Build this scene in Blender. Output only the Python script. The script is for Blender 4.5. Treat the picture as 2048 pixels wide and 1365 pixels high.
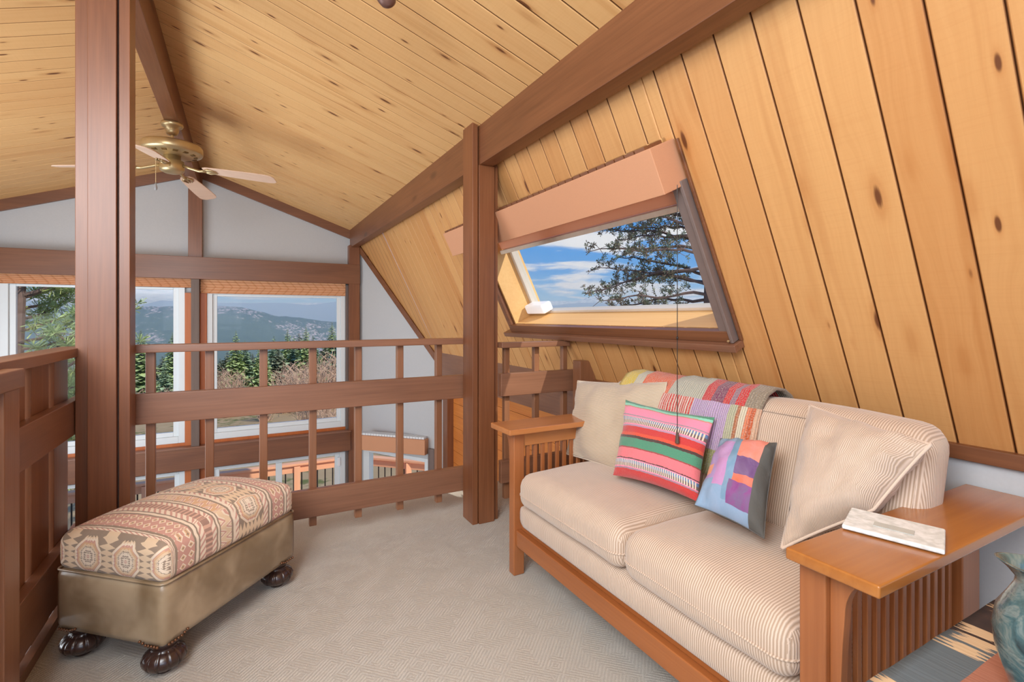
import bpy, math, random
from mathutils import Vector, Matrix, noise
for o in list(bpy.data.objects): bpy.data.objects.remove(o)
SC=bpy.context.scene; COL=SC.collection
R=math.radians; PI=math.pi
# ---------------------------------------------------------------- camera, sky, sun, fill, exposure
YAW=R(28.418)
cd=bpy.data.cameras.new('camera'); cam=bpy.data.objects.new('camera',cd); COL.objects.link(cam)
cam.location=(0,0,1.1); cam.rotation_euler=(R(90),0,-YAW)
cd.lens=999.3/2048*36; cd.sensor_width=36; cd.sensor_fit='HORIZONTAL'; cd.shift_y=-(682.5-635.2)/2048
cd.clip_start=.02; cd.clip_end=60000
SC.camera=cam
SC.view_settings.view_transform='Standard'; SC.view_settings.look='None'
SC.view_settings.gamma=1; SC.view_settings.use_curve_mapping=False
SC.view_settings.exposure=0.0
SKY_STRENGTH=1.0
def light(name,kind,loc,target,energy,color,size=(1,1)):
    d=bpy.data.lights.new(name,kind); o=bpy.data.objects.new(name,d); COL.objects.link(o)
    o.location=loc; o.rotation_euler=(Vector(target)-Vector(loc)).to_track_quat('-Z','Y').to_euler()
    d.energy=energy; d.color=color
    if kind=='AREA': d.shape='RECTANGLE'; d.size,d.size_y=size
    return o
sun=light('sun','SUN',(25,-70,67),(0,0,0),3.6,(1,.95,.88)); sun.data.angle=R(.6)
light('fill_stair','AREA',(-1.05,.10,2.12),(.25,1.9,.0),125,(.90,.95,1),(1.5,1.5))  # added overhead fill lamp, brightens the carpet and ottoman
light('fill_behind','AREA',(-.8,-1.9,1.5),(0,2.5,1.6),34,(.88,.94,1),(1.6,1.4))  # unseen weak fill added behind the camera for faces turned this way
light('fill_left','AREA',(-2.15,3.5,.35),(.6,3.9,1.2),84,(.88,.94,1),(2.4,1.7))  # added fill panel out of view, lights the gable end from the left

# ---------------------------------------------------------------- node expression helpers
def lin(c):
    return tuple(((v/12.92) if v<=.04045 else ((v+.055)/1.055)**2.4) for v in c[:3])+(1,)
def rgb(r,g,b): return lin((r/255,g/255,b/255))
class X:
    def __init__(s,g,k): s.g=g; s.k=k
    def _m(s,op,*a): return s.g.math(op,s,*a)
    def __add__(s,o): return s._m('ADD',o)
    __radd__=__add__
    def __sub__(s,o): return s._m('SUBTRACT',o)
    def __rsub__(s,o): return s.g.math('SUBTRACT',o,s)
    def __mul__(s,o): return s._m('MULTIPLY',o)
    __rmul__=__mul__
    def __truediv__(s,o): return s._m('DIVIDE',o)
    def __gt__(s,o): return s._m('GREATER_THAN',o)
    def __lt__(s,o): return s._m('LESS_THAN',o)
    def abs(s): return s._m('ABSOLUTE')
    def floor(s): return s._m('FLOOR')
    def fract(s): return s._m('FRACT')
    def sin(s): return s._m('SINE')
    def max(s,o): return s._m('MAXIMUM',o)
    def min(s,o): return s._m('MINIMUM',o)
    def pow(s,o): return s._m('POWER',o)
    def sqrt(s): return s._m('SQRT')
    def clamp(s):
        r=s._m('ADD',0.0); r.k.node.use_clamp=True; return r
    def tri(s): return (s.fract()-.5).abs()*2          # 1..0..1 triangle wave
class G:
    def __init__(s,name,world=None):
        if world: s.m=world; s.m.use_nodes=True; s.t=s.m.node_tree
        else:
            s.m=bpy.data.materials.new(name); s.m.use_nodes=True; s.t=s.m.node_tree
        s.t.nodes.clear()
    def n(s,t,**kw):
        nd=s.t.nodes.new(t)
        for k,v in kw.items(): setattr(nd,k,v)
        return nd
    def put(s,sock,v):
        if isinstance(v,X): s.t.links.new(v.k,sock)
        elif hasattr(v,'node'): s.t.links.new(v,sock)
        else: sock.default_value=v
    def math(s,op,*a):
        nd=s.n('ShaderNodeMath',operation=op)
        for i,v in enumerate(a): s.put(nd.inputs[i],v)
        return X(s,nd.outputs[0])
    def uv(s):
        nd=s.n('ShaderNodeTexCoord'); sp=s.n('ShaderNodeSeparateXYZ'); s.t.links.new(nd.outputs['UV'],sp.inputs[0])
        return X(s,sp.outputs[0]),X(s,sp.outputs[1])
    def obj(s,which='Object'):
        nd=s.n('ShaderNodeTexCoord'); sp=s.n('ShaderNodeSeparateXYZ'); s.t.links.new(nd.outputs[which],sp.inputs[0])
        return X(s,sp.outputs[0]),X(s,sp.outputs[1]),X(s,sp.outputs[2])
    def vec(s,x,y,z=0.0):
        nd=s.n('ShaderNodeCombineXYZ')
        for i,v in enumerate((x,y,z)): s.put(nd.inputs[i],v)
        return nd.outputs[0]
    def noise(s,v,scale=1.,detail=2.,rough=.5,dist=0.,out=0):
        nd=s.n('ShaderNodeTexNoise'); s.t.links.new(v,nd.inputs['Vector'])
        nd.inputs['Scale'].default_value=scale; nd.inputs['Detail'].default_value=detail
        nd.inputs['Roughness'].default_value=rough; nd.inputs['Distortion'].default_value=dist
        return X(s,nd.outputs[out])
    def rnd(s,v):
        nd=s.n('ShaderNodeTexWhiteNoise',noise_dimensions='3D'); s.t.links.new(v,nd.inputs['Vector']); return X(s,nd.outputs['Value'])
    def vor(s,v,scale=1.,rnd=1.):
        nd=s.n('ShaderNodeTexVoronoi'); s.t.links.new(v,nd.inputs['Vector']); nd.inputs['Scale'].default_value=scale
        nd.inputs['Randomness'].default_value=rnd
        return X(s,nd.outputs['Distance']),nd.outputs['Color']
    def mix(s,f,a,b,mode='MIX'):
        nd=s.n('ShaderNodeMix',data_type='RGBA',blend_type=mode)
        s.put(nd.inputs[0],f); s.put(nd.inputs[6],a); s.put(nd.inputs[7],b)
        return nd.outputs[2]
    def ramp(s,f,stops,interp='LINEAR'):
        nd=s.n('ShaderNodeValToRGB'); cr=nd.color_ramp; cr.interpolation=interp
        while len(cr.elements)<len(stops): cr.elements.new(.5)
        for e,(p,c) in zip(cr.elements,stops): e.position=p; e.color=c
        s.put(nd.inputs[0],f); return nd.outputs[0]
    def sm(s,x,a,b):
        nd=s.n('ShaderNodeMapRange',interpolation_type='SMOOTHSTEP'); s.put(nd.inputs[0],x)
        nd.inputs[1].default_value=a; nd.inputs[2].default_value=b; return X(s,nd.outputs[0])
    def bsdf(s,col,rough=.5,metal=0.,bump=None,bstr=.3,bdist=.002,spec=.5,sheen=0.,coat=0.):
        p=s.n('ShaderNodeBsdfPrincipled'); o=s.n('ShaderNodeOutputMaterial')
        s.put(p.inputs['Base Color'],col); s.put(p.inputs['Roughness'],rough); s.put(p.inputs['Metallic'],metal)
        p.inputs['Specular IOR Level'].default_value=spec
        p.inputs['Sheen Weight'].default_value=sheen; p.inputs['Coat Weight'].default_value=coat; p.inputs['Coat Roughness'].default_value=.25
        if bump is not None:
            b=s.n('ShaderNodeBump'); s.put(b.inputs['Height'],bump); b.inputs['Strength'].default_value=bstr; b.inputs['Distance'].default_value=bdist
            s.t.links.new(b.outputs[0],p.inputs['Normal'])
        s.t.links.new(p.outputs[0],o.inputs[0]); s.p=p
        return s.m
def plain(name,c,rough=.6,metal=0.,nz=.06,scale=30,spec=.5,coat=0.):
    g=G(name); x,y,z=g.obj(); n=g.noise(g.vec(x,y,z),scale,3)
    d=tuple(v*(1-nz*2) for v in c[:3])+(1,); l=tuple(min(1,v*(1+nz*2)) for v in c[:3])+(1,)
    return g.bsdf(g.mix(n,d,l),rough,metal,bump=n,bstr=.08,spec=spec,coat=coat)
# world sky with clouds
W=bpy.data.worlds.new('sky'); SC.world=W
g=G('',world=W)
x,y,z=g.obj('Generated')
base=g.ramp(z,[(0,rgb(176,214,244)),(.03,rgb(124,192,246)),(.09,rgb(74,156,236)),(.30,rgb(60,140,228)),(1,rgb(60,124,212))])
zz=z.max(.02)+.10
n1=g.noise(g.vec(x/zz*.55,y/zz*.55,1.7),2.6,7,.55,.35)
n2=g.noise(g.vec(x*2.6,y*2.6,z*24+3.0),1.4,5,.5,.2)
cl=g.sm(n1*.45+n2*.55+(x-.55)*.07,.475,.57)
c=g.mix(cl,base,rgb(247,244,247))
bg=g.n('ShaderNodeBackground'); g.put(bg.inputs[0],c); bg.inputs[1].default_value=SKY_STRENGTH
ow=g.n('ShaderNodeOutputWorld'); g.t.links.new(bg.outputs[0],ow.inputs[0])

# ---------------------------------------------------------------- materials
def pine(name,w,c0,c1,c2,knot=1.0):
    """knotty boards; UV = metres (u across the boards, v along them)"""
    g=G(name); u,v=g.uv()
    b=(u/w).floor(); r=g.rnd(g.vec(b,3.1)); r2=g.rnd(g.vec(b,9.7))
    lu=(u/w).fract()
    wob=g.noise(g.vec(u*3,v*.9+r*40,b),2.2,2)
    gr=g.noise(g.vec(u*85+wob*9,v*1.6+r*50,b*.37),1.,5,.6)
    fine=g.noise(g.vec(u*420,v*6,b),1.,3,.6)
    streak=g.sm(g.noise(g.vec(u*22,v*.7+r2*30,b*1.3),1.,2),.55,.72)
    saw=g.noise(g.vec(u*8,v*160,r*9),1.,2)
    col=g.mix(gr*1.2-.1,c0,c1)
    col=g.mix(streak*.55,col,c2)
    col=g.mix((r-.35)*.30,col,c2); col=g.mix((r2*.26),col,rgb(240,196,132))
    col=g.mix((saw-.5).clamp()*.35,col,c2)
    d,ck=g.vor(g.vec(u*11,v*3.1+r*17,b*2.3),1.,1.)
    d3,ck3=g.vor(g.vec(u*16,v*4.7+r*7+4,b*1.9),1.,1.)
    sp=g.n('ShaderNodeSeparateColor'); g.t.links.new(ck,sp.inputs[0]); keep=X(g,sp.outputs[0])<(.42*knot)
    sp3=g.n('ShaderNodeSeparateColor'); g.t.links.new(ck3,sp3.inputs[0]); keep3=X(g,sp3.outputs[0])<(.25*knot)
    halo=g.sm(d,.34,.06)*keep; core=g.sm(d+fine*.04,.155,.09)*keep
    halo3=g.sm(d3,.22,.05)*keep3; core3=g.sm(d3,.125,.07)*keep3
    ring=((d*46).sin()*.5+.5)*halo
    col=g.mix(halo.max(halo3)*.38,col,rgb(178,108,48)); col=g.mix(ring*.15,col,rgb(150,86,36))
    col=g.mix(core.max(core3)*.92,col,rgb(96,50,24))
    e=(lu-.5).abs()*2
    col=g.mix(g.sm(e,.935,.972)*.9,col,rgb(104,54,20))
    return g.bsdf(col,.52,bump=gr*.5+saw*.5,bstr=.25,bdist=.0012,spec=.35)
PINE_W=pine('pine_wall_boards',.1222,rgb(214,158,100),rgb(192,132,74),rgb(178,112,56))
PINE_C=pine('pine_ceiling_boards',.1240,rgb(234,190,132),rgb(218,166,106),rgb(200,138,78),2.0)
def grain(name,c0,c1,axis,rough=.5,sc=1.,coat=0.,spec=.5,knots=False,contrast=1.):
    g=G(name); p=list(g.obj()); k=[95*sc]*3; k[axis]=2.6*sc
    n=g.noise(g.vec(*[a*b for a,b in zip(p,k)]),1.,5,.6,.25)
    big=g.noise(g.vec(*[a*(1.2 if i==axis else 9)*sc for i,a in enumerate(p)]),1.,3,.5,.6)
    f=(n*.6+big*.75-.18)*contrast
    col=g.mix(f.clamp(),c0,c1)
    if knots:
        q=[a*(2.0 if i==axis else 6.5) for i,a in enumerate(p)]
        d,ck=g.vor(g.vec(*q),1.,1.); col=g.mix(g.sm(d,.22,.08)*.55,col,tuple(v*.35 for v in c0[:3])+(1,))
    return g.bsdf(col,rough,bump=n,bstr=.25,bdist=.0012,coat=coat,spec=spec)
BR0,BR1=rgb(84,46,26),rgb(146,94,60)
BRX=grain('stained_beam_x',BR0,BR1,0,.42,coat=.15); BRY=grain('stained_beam_y',BR0,BR1,1,.42,coat=.15,knots=True); BRZ=grain('stained_beam_z',rgb(90,48,26),rgb(152,96,60),2,.42,coat=.15)
RLX=grain('stained_rail_x',rgb(98,62,44),rgb(158,110,82),0,.4,coat=.2); RLY=grain('stained_rail_y',rgb(98,62,44),rgb(158,110,82),1,.4,coat=.2); RLZ=grain('stained_rail_z',rgb(102,62,40),rgb(162,110,76),2,.4,coat=.2)
OAKX=grain('oak_x',rgb(152,86,42),rgb(204,136,78),0,.3,.8,coat=.35); OAKY=grain('oak_y',rgb(130,70,34),rgb(184,112,60),1,.3,.8,coat=.35); OAKZ=grain('oak_z',rgb(130,70,36),rgb(188,118,68),2,.32,.8,coat=.35)
OAKM=grain('oak_mottled_top',rgb(138,74,30),rgb(200,132,62),0,.25,.45,coat=.5)
WELL=grain('clear_pine_jamb',rgb(214,158,92),rgb(240,196,132),1,.55,.6)
ORW=grain('orange_cedar_casing',rgb(168,82,34),rgb(208,122,62),2,.45)
DECK=grain('deck_redwood',rgb(226,150,108),rgb(244,184,142),0,.6); DECKZ=grain('deck_redwood_z',rgb(226,150,108),rgb(244,184,142),2,.6)
g=G('painted_wall'); x,y,z=g.obj(); n=g.noise(g.vec(x,y,z),90,3)
WALL=g.bsdf(g.mix(n,rgb(184,185,186),rgb(192,193,194)),.85,bump=n,bstr=.12)
VINYL=plain('white_vinyl',rgb(222,228,230),.35,nz=.01)
WHITEP=plain('white_plastic',rgb(240,240,242),.3,nz=.01)
SALMON=plain('salmon_fabric',rgb(204,148,112),.85,nz=.02,scale=180)
TRACK=plain('dark_track',rgb(120,104,98),.4,nz=.05)
BRASS=plain('antique_brass',rgb(196,174,132),.34,metal=.75,nz=.08,scale=14)
BLACKM=plain('dark_metal',rgb(42,36,34),.4,metal=.3)
# carpet
g=G('carpet'); x,y,z=g.obj()
n1=g.noise(g.vec(x,y,z),230,3,.7); n2=g.noise(g.vec(x*1.,y*1.,z),7,3)
a=((x+y)*66+n1*1.8).tri(); b=((x-y)*66+n1*1.8).tri(); sel=g.rnd(g.vec((x*24+n1*.5+n2*1.5).floor(),(y*24+n1*.5).floor()))>.5
pat=a*sel+b*(1-sel)
h=pat*.55+n1*.6
col=g.mix(h.clamp()*.75+.12,rgb(188,178,164),rgb(248,240,227)); col=g.mix((n2-.35)*.3,col,rgb(200,194,182))
CARPET=g.bsdf(col,.95,bump=h,bstr=.9,bdist=.007,spec=.1,sheen=.2)
def cord(name,axis,pitch,c0,c1,uvm=False):
    g=G(name)
    if uvm: u,v=g.uv(); t=(u,v)[axis]; w=g.vec(u,v)
    else:
        p=g.obj(); w=g.vec(*p); ge=g.n('ShaderNodeNewGeometry'); sp=g.n('ShaderNodeSeparateXYZ'); g.t.links.new(ge.outputs['True Normal'],sp.inputs[0])
        side=X(g,sp.outputs[1]).abs()>.8; t=p[1]*(1-side)+p[0]*side
    n=g.noise(w,14,3); n2=g.noise(w,400,2)
    k=(t*(2*PI/pitch)+n*1.2).sin()*.5+.5
    col=g.mix((k*.9+n*.25-.1).clamp(),c0,c1); col=g.mix(n2*.15,col,rgb(170,140,110))
    return g.bsdf(col,.9,bump=k*.8+n2*.2,bstr=.5,bdist=.002,spec=.12,sheen=.35)
CORD=cord('corduroy_seat',1,.0068,rgb(174,148,126),rgb(226,205,186)); CORDU=cord('corduroy_u',0,.0062,rgb(178,154,132),rgb(226,205,187),True); CORDV=cord('corduroy_v',1,.0058,rgb(182,164,138),rgb(222,204,182),True)
# glass
g=G('window_glass'); tr=g.n('ShaderNodeBsdfTransparent'); gl=g.n('ShaderNodeBsdfGlossy'); gl.inputs['Roughness'].default_value=.02
lw=g.n('ShaderNodeLayerWeight'); lw.inputs[0].default_value=.5; fr=g.n('ShaderNodeMath',operation='MULTIPLY_ADD'); pw=g.n('ShaderNodeMath',operation='POWER'); g.t.links.new(lw.outputs['Facing'],pw.inputs[0]); pw.inputs[1].default_value=4; g.t.links.new(pw.outputs[0],fr.inputs[0]); fr.inputs[1].default_value=.05; fr.inputs[2].default_value=.004; mx=g.n('ShaderNodeMixShader'); o=g.n('ShaderNodeOutputMaterial')
tr.inputs[0].default_value=(.96,.98,.97,1)
g.t.links.new(fr.outputs[0],mx.inputs[0]); g.t.links.new(tr.outputs[0],mx.inputs[1]); g.t.links.new(gl.outputs[0],mx.inputs[2]); g.t.links.new(mx.outputs[0],o.inputs[0])
GLASS=g.m
# pleated shade with zigzag folds
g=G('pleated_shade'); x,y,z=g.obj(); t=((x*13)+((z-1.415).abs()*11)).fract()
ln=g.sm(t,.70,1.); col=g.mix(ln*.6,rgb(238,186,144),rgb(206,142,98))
def cloth(g,col,fac=.45):
    d=g.n('ShaderNodeBsdfDiffuse'); tl=g.n('ShaderNodeBsdfTranslucent'); mx=g.n('ShaderNodeMixShader'); o=g.n('ShaderNodeOutputMaterial')
    g.put(d.inputs[0],col); g.put(tl.inputs[0],col); mx.inputs[0].default_value=fac
    g.t.links.new(d.outputs[0],mx.inputs[1]); g.t.links.new(tl.outputs[0],mx.inputs[2]); g.t.links.new(mx.outputs[0],o.inputs[0]); return g.m
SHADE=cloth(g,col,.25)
g=G('salmon_shade'); SALSH=cloth(g,rgb(236,190,160),.6)
# leather
g=G('bronze_leather'); x,y,z=g.obj(); n=g.noise(g.vec(x,y,z),6,3,.5,.3); n2=g.noise(g.vec(x,y,z),260,2)
LEATHER=g.bsdf(g.mix(g.sm(n,.28,.72),rgb(132,110,82),rgb(188,166,136)),.33,bump=n2,bstr=.12,bdist=.0008,coat=.3)
# kilim upholstery : u across the bench, v along it (metres)
g=G('kilim_upholstery'); u,v=g.uv()
wb=g.noise(g.vec(u,v),28,2)*.006
v=v+wb; u=u+wb
CR,TN,RS,BK,OR,SG=rgb(240,224,202),rgb(226,196,158),rgb(194,124,116),rgb(84,66,56),rgb(212,158,108),rgb(176,162,118)
# period of .30 m : 0-.115 medallions, then narrow bands
P=.42; t=(v+.117)/P; s=t.fract()
# medallion band
mu=((u/.150).fract()-.5)*.150; mv=(s*P-.062)
jag=((mu.abs()+mv.abs())*90).tri()*.004
oc=(mu.abs().max(mv.abs())).max((mu.abs()+mv.abs())*.70)+jag
med=g.ramp(oc/.06,[(0,RS),(.10,CR),(.20,BK),(.34,CR),(.46,BK),(.55,TN),(.64,OR),(.72,RS),(.80,CR),(.88,TN),(.94,BK),(1,BK)],'CONSTANT')
star=((mu.abs()*170).tri()+(mv.abs()*150).tri())>1.12
med=g.mix(star*(oc<.034),med,CR)
gap=((u/.150).fract()-.5).abs()
tree=((mv.abs()*55).tri()*.030+.003)>((.5-gap)*.150)
med=g.mix(tree*(oc>.052),med,TN)
# narrow band patterns
z1=((u*26).tri()-(s*P*22).fract()).abs(); band_z=g.mix(z1<.28,g.mix(g.rnd(g.vec((u*26).floor(),7))>.5,TN,OR),CR); band_z=g.mix((z1<.12),band_z,RS)
dx=((u*34).fract()-.5).abs(); dv=(((s*P)*34).fract()-.5).abs(); dd=dx+dv
band_d=g.mix(dd<.42,RS,CR); band_d=g.mix(dd<.26,band_d,OR); band_d=g.mix(dd<.12,band_d,BK)
hk=(((u*44)+(s*P*44)).tri()<.42); band_h=g.mix(hk,CR,RS)
dots=(((u*70).fract()-.5).abs())>.2; band_k=g.mix(dots,CR,BK)
red=g.mix(((u*60).fract()-.5).abs()<.22,rgb(122,62,60),rgb(206,150,130))
col=med
def sel(a,b,c): 
    global col
    a=.29+(a-.455)*1.3; b=.29+(b-.455)*1.3
    col=g.mix((s>a)*(s<b),col,c)
sel(.455,.50,band_h); sel(.50,.515,BK); sel(.515,.53,CR); sel(.53,.545,BK)
sel(.545,.66,band_d); sel(.66,.672,BK); sel(.672,.69,CR); sel(.69,.70,BK); sel(.70,.74,band_h)
sel(.74,.79,red); sel(.79,.82,band_h); sel(.82,.832,BK); sel(.832,.845,CR); sel(.845,.855,BK); sel(.855,.94,band_z); sel(.94,.955,BK); sel(.955,.975,CR); sel(.975,1.01,band_h)
wv=g.noise(g.vec(u*900,v*900),1,1); fad=g.noise(g.vec(u,v),7,2)
col=g.mix(wv*.28,col,rgb(226,200,168)); col=g.mix(.14+fad*.2,col,rgb(232,208,184))
KILIM=g.bsdf(col,.9,bump=wv,bstr=.3,bdist=.001,spec=.15,sheen=.2)
# throw pillow: woven stripes (uv 0..1)
g=G('woven_stripes'); u,v=g.uv(); wv=g.noise(g.vec(u*9,v*9),6,3); vv=v+(wv-.5)*.018
GRN,MNT,PK,PK2,RD,RO,BKK=rgb(36,138,106),rgb(128,212,184),rgb(240,138,168),rgb(226,112,122),rgb(196,24,26),rgb(214,66,30),rgb(40,16,18)
st=[(0,RD),(.085,rgb(150,120,140)),(.10,PK),(.20,BKK),(.212,PK2),(.335,rgb(150,50,50)),(.35,GRN),(.47,BKK),(.505,RO),(.55,RD),(.63,rgb(170,140,170)),(.65,PK),(.775,rgb(150,140,150)),(.79,PK),(.905,rgb(200,130,110)),(.92,MNT),(.955,GRN)]
col=g.ramp(vv,st,'CONSTANT')
def weave(a,b):
    global col
    w_=(vv>a)*(vv<b); cc=g.mix(((u*44).fract())>.5,rgb(232,214,190),g.mix(vv>((a+b)/2),rgb(92,78,80),rgb(70,120,170)))
    col=g.mix(w_,col,cc)
weave(.115,.19); weave(.67,.76)
f=g.noise(g.vec(u*300,v*90),1,2)
col=g.mix(f*.16,col,rgb(255,210,200))
STRIPES=g.bsdf(col,.95,bump=f+wv,bstr=.5,bdist=.003,spec=.1,sheen=.3)
# patch pillow
g=G('patch_cotton'); u,v=g.uv(); n=g.noise(g.vec(u,v),5,4,.6,.6)
LB,LV,PP,CO,TL=rgb(134,160,186),rgb(172,146,192),rgb(106,74,118),rgb(222,134,112),rgb(114,148,172)
col=LB
def patch(a,b,c,d,k):
    global col
    col=g.mix((u>a)*(u<b)*(v>c)*(v<d),col,k)
patch(.0,.42,.30,.80,LV); patch(.18,.50,.45,.86,g.mix(n,LV,rgb(190,138,184))); patch(.22,.40,.22,.55,rgb(190,138,184)); patch(.0,.14,.36,.50,rgb(232,160,130)); patch(.40,.52,.1,1.,TL)
patch(.52,1.01,.64,1.01,CO); patch(.52,1.01,.42,.64,PP); patch(.52,1.01,.33,.42,rgb(214,110,80)); patch(.48,1.01,.08,.33,g.mix(g.sm(n,.4,.6),rgb(132,70,128),PP))
col=g.mix((n-.3).clamp()*.35,col,rgb(214,202,222)); col=g.mix(u>(.80+v*.10),col,rgb(92,90,86))
PATCH=g.bsdf(col,.8,bump=n,bstr=.6,bdist=.006,spec=.2)
GREYB=plain('charcoal_cotton',rgb(92,88,84),.9,nz=.15,scale=40)
# patchwork knit throw (uv 0..1 ; v from front hem up and over)
g=G('patchwork_knit'); u,v=g.uv(); f=g.noise(g.vec(u*120,v*120),1,2)
GY=rgb(186,184,166)
col=g.ramp(u,[(0,rgb(222,190,60)),(.12,rgb(206,196,170)),(.20,rgb(228,104,58)),(.42,GY),(.66,rgb(206,30,36)),(.72,rgb(126,60,92)),(.79,rgb(206,30,36)),(.83,rgb(150,110,130)),(.87,rgb(206,30,36)),(.92,rgb(146,132,112)),(1,rgb(120,104,88))],'CONSTANT')
row2=g.ramp(u,[(0,rgb(150,150,100)),(.22,GY),(.36,rgb(232,206,190)),(.62,rgb(188,160,198)),(.84,rgb(182,182,150)),(.89,rgb(180,110,70)),(.91,rgb(216,206,180)),(.94,rgb(226,130,90)),(.96,rgb(196,90,50)),(.98,rgb(214,170,140))],'CONSTANT')
strp=((u*60).fract()>.45)*(u>.36)*(u<.62); row2=g.mix(strp,row2,rgb(214,60,56))
row3=g.ramp(u,[(0,rgb(200,190,80)),(.5,rgb(190,180,70)),(.7,rgb(150,150,90)),(.84,rgb(180,150,110))],'CONSTANT')
col=g.mix(v<.42,col,row2); col=g.mix(v<.13,col,row3)
col=g.mix((f-.45).clamp()*1.6,col,rgb(226,214,196)); rib=((u*520).sin()*.5+.5)
col=g.mix(rib*.14,col,rgb(60,40,40))
KNIT=g.bsdf(col,.95,bump=rib+f,bstr=.7,bdist=.004,spec=.1,sheen=.3)
# runner on the side table
g=G('ikat_runner'); x,y,z=g.obj(); n=g.noise(g.vec(x*150,y*6,0.),1,3)
r_=g.rnd(g.vec((x*24).floor(),(y*9).floor())); e=((y*9).fract()+(n-.5)*1.3); ex=(x*24).fract()
pt=(r_>.62)*(e>.25)*(e<.8)*(ex>.2)
col=g.mix(pt,g.mix(g.noise(g.vec(x,y,z),40,2),rgb(44,38,40),rgb(78,58,50)),rgb(214,184,146))
m2=g.noise(g.vec(x,y,z),5,1); col=g.mix((x<1.16)*(y>.30)*(1-pt)*.8,col,rgb(104,116,122))
dd,_=g.vor(g.vec(x*5.3,y*5.3),1.); col=g.mix((x>1.0)*(x<1.17)*(y<.36),col,g.mix(n,rgb(150,92,72),rgb(186,128,104)))
RUNNER=g.bsdf(col,.9,bump=n,bstr=.5,bdist=.003)
TABLE=grain('dark_table',rgb(46,28,22),rgb(84,52,38),0,.4)
g=G('teal_glaze'); x,y,z=g.obj(); n=g.noise(g.vec(x,y,z),22,4,.6,1.2); n2=g.noise(g.vec(x,y,z*3),60,3)
GLAZE=g.bsdf(g.ramp(n,[(.3,rgb(44,62,68)),(.48,rgb(84,116,120)),(.58,rgb(134,148,144)),(.7,rgb(60,80,86))]),.14,metal=.35,bump=n2,bstr=.35,bdist=.003,coat=.8)
g=G('handmade_paper'); x,y,z=g.obj(); n=g.noise(g.vec(x,y,z),60,4); PAPER=g.bsdf(g.mix(g.sm(n,.3,.7),rgb(206,209,206),rgb(236,238,238)),.9,bump=n,bstr=.6,bdist=.002)
CLAW=plain('dark_carved_wood',rgb(58,38,32),.25,nz=.2,scale=20,coat=.5)
BLADEM=grain('fan_blade_wood',rgb(204,168,142),rgb(234,206,184),0,.5,.6)

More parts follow.
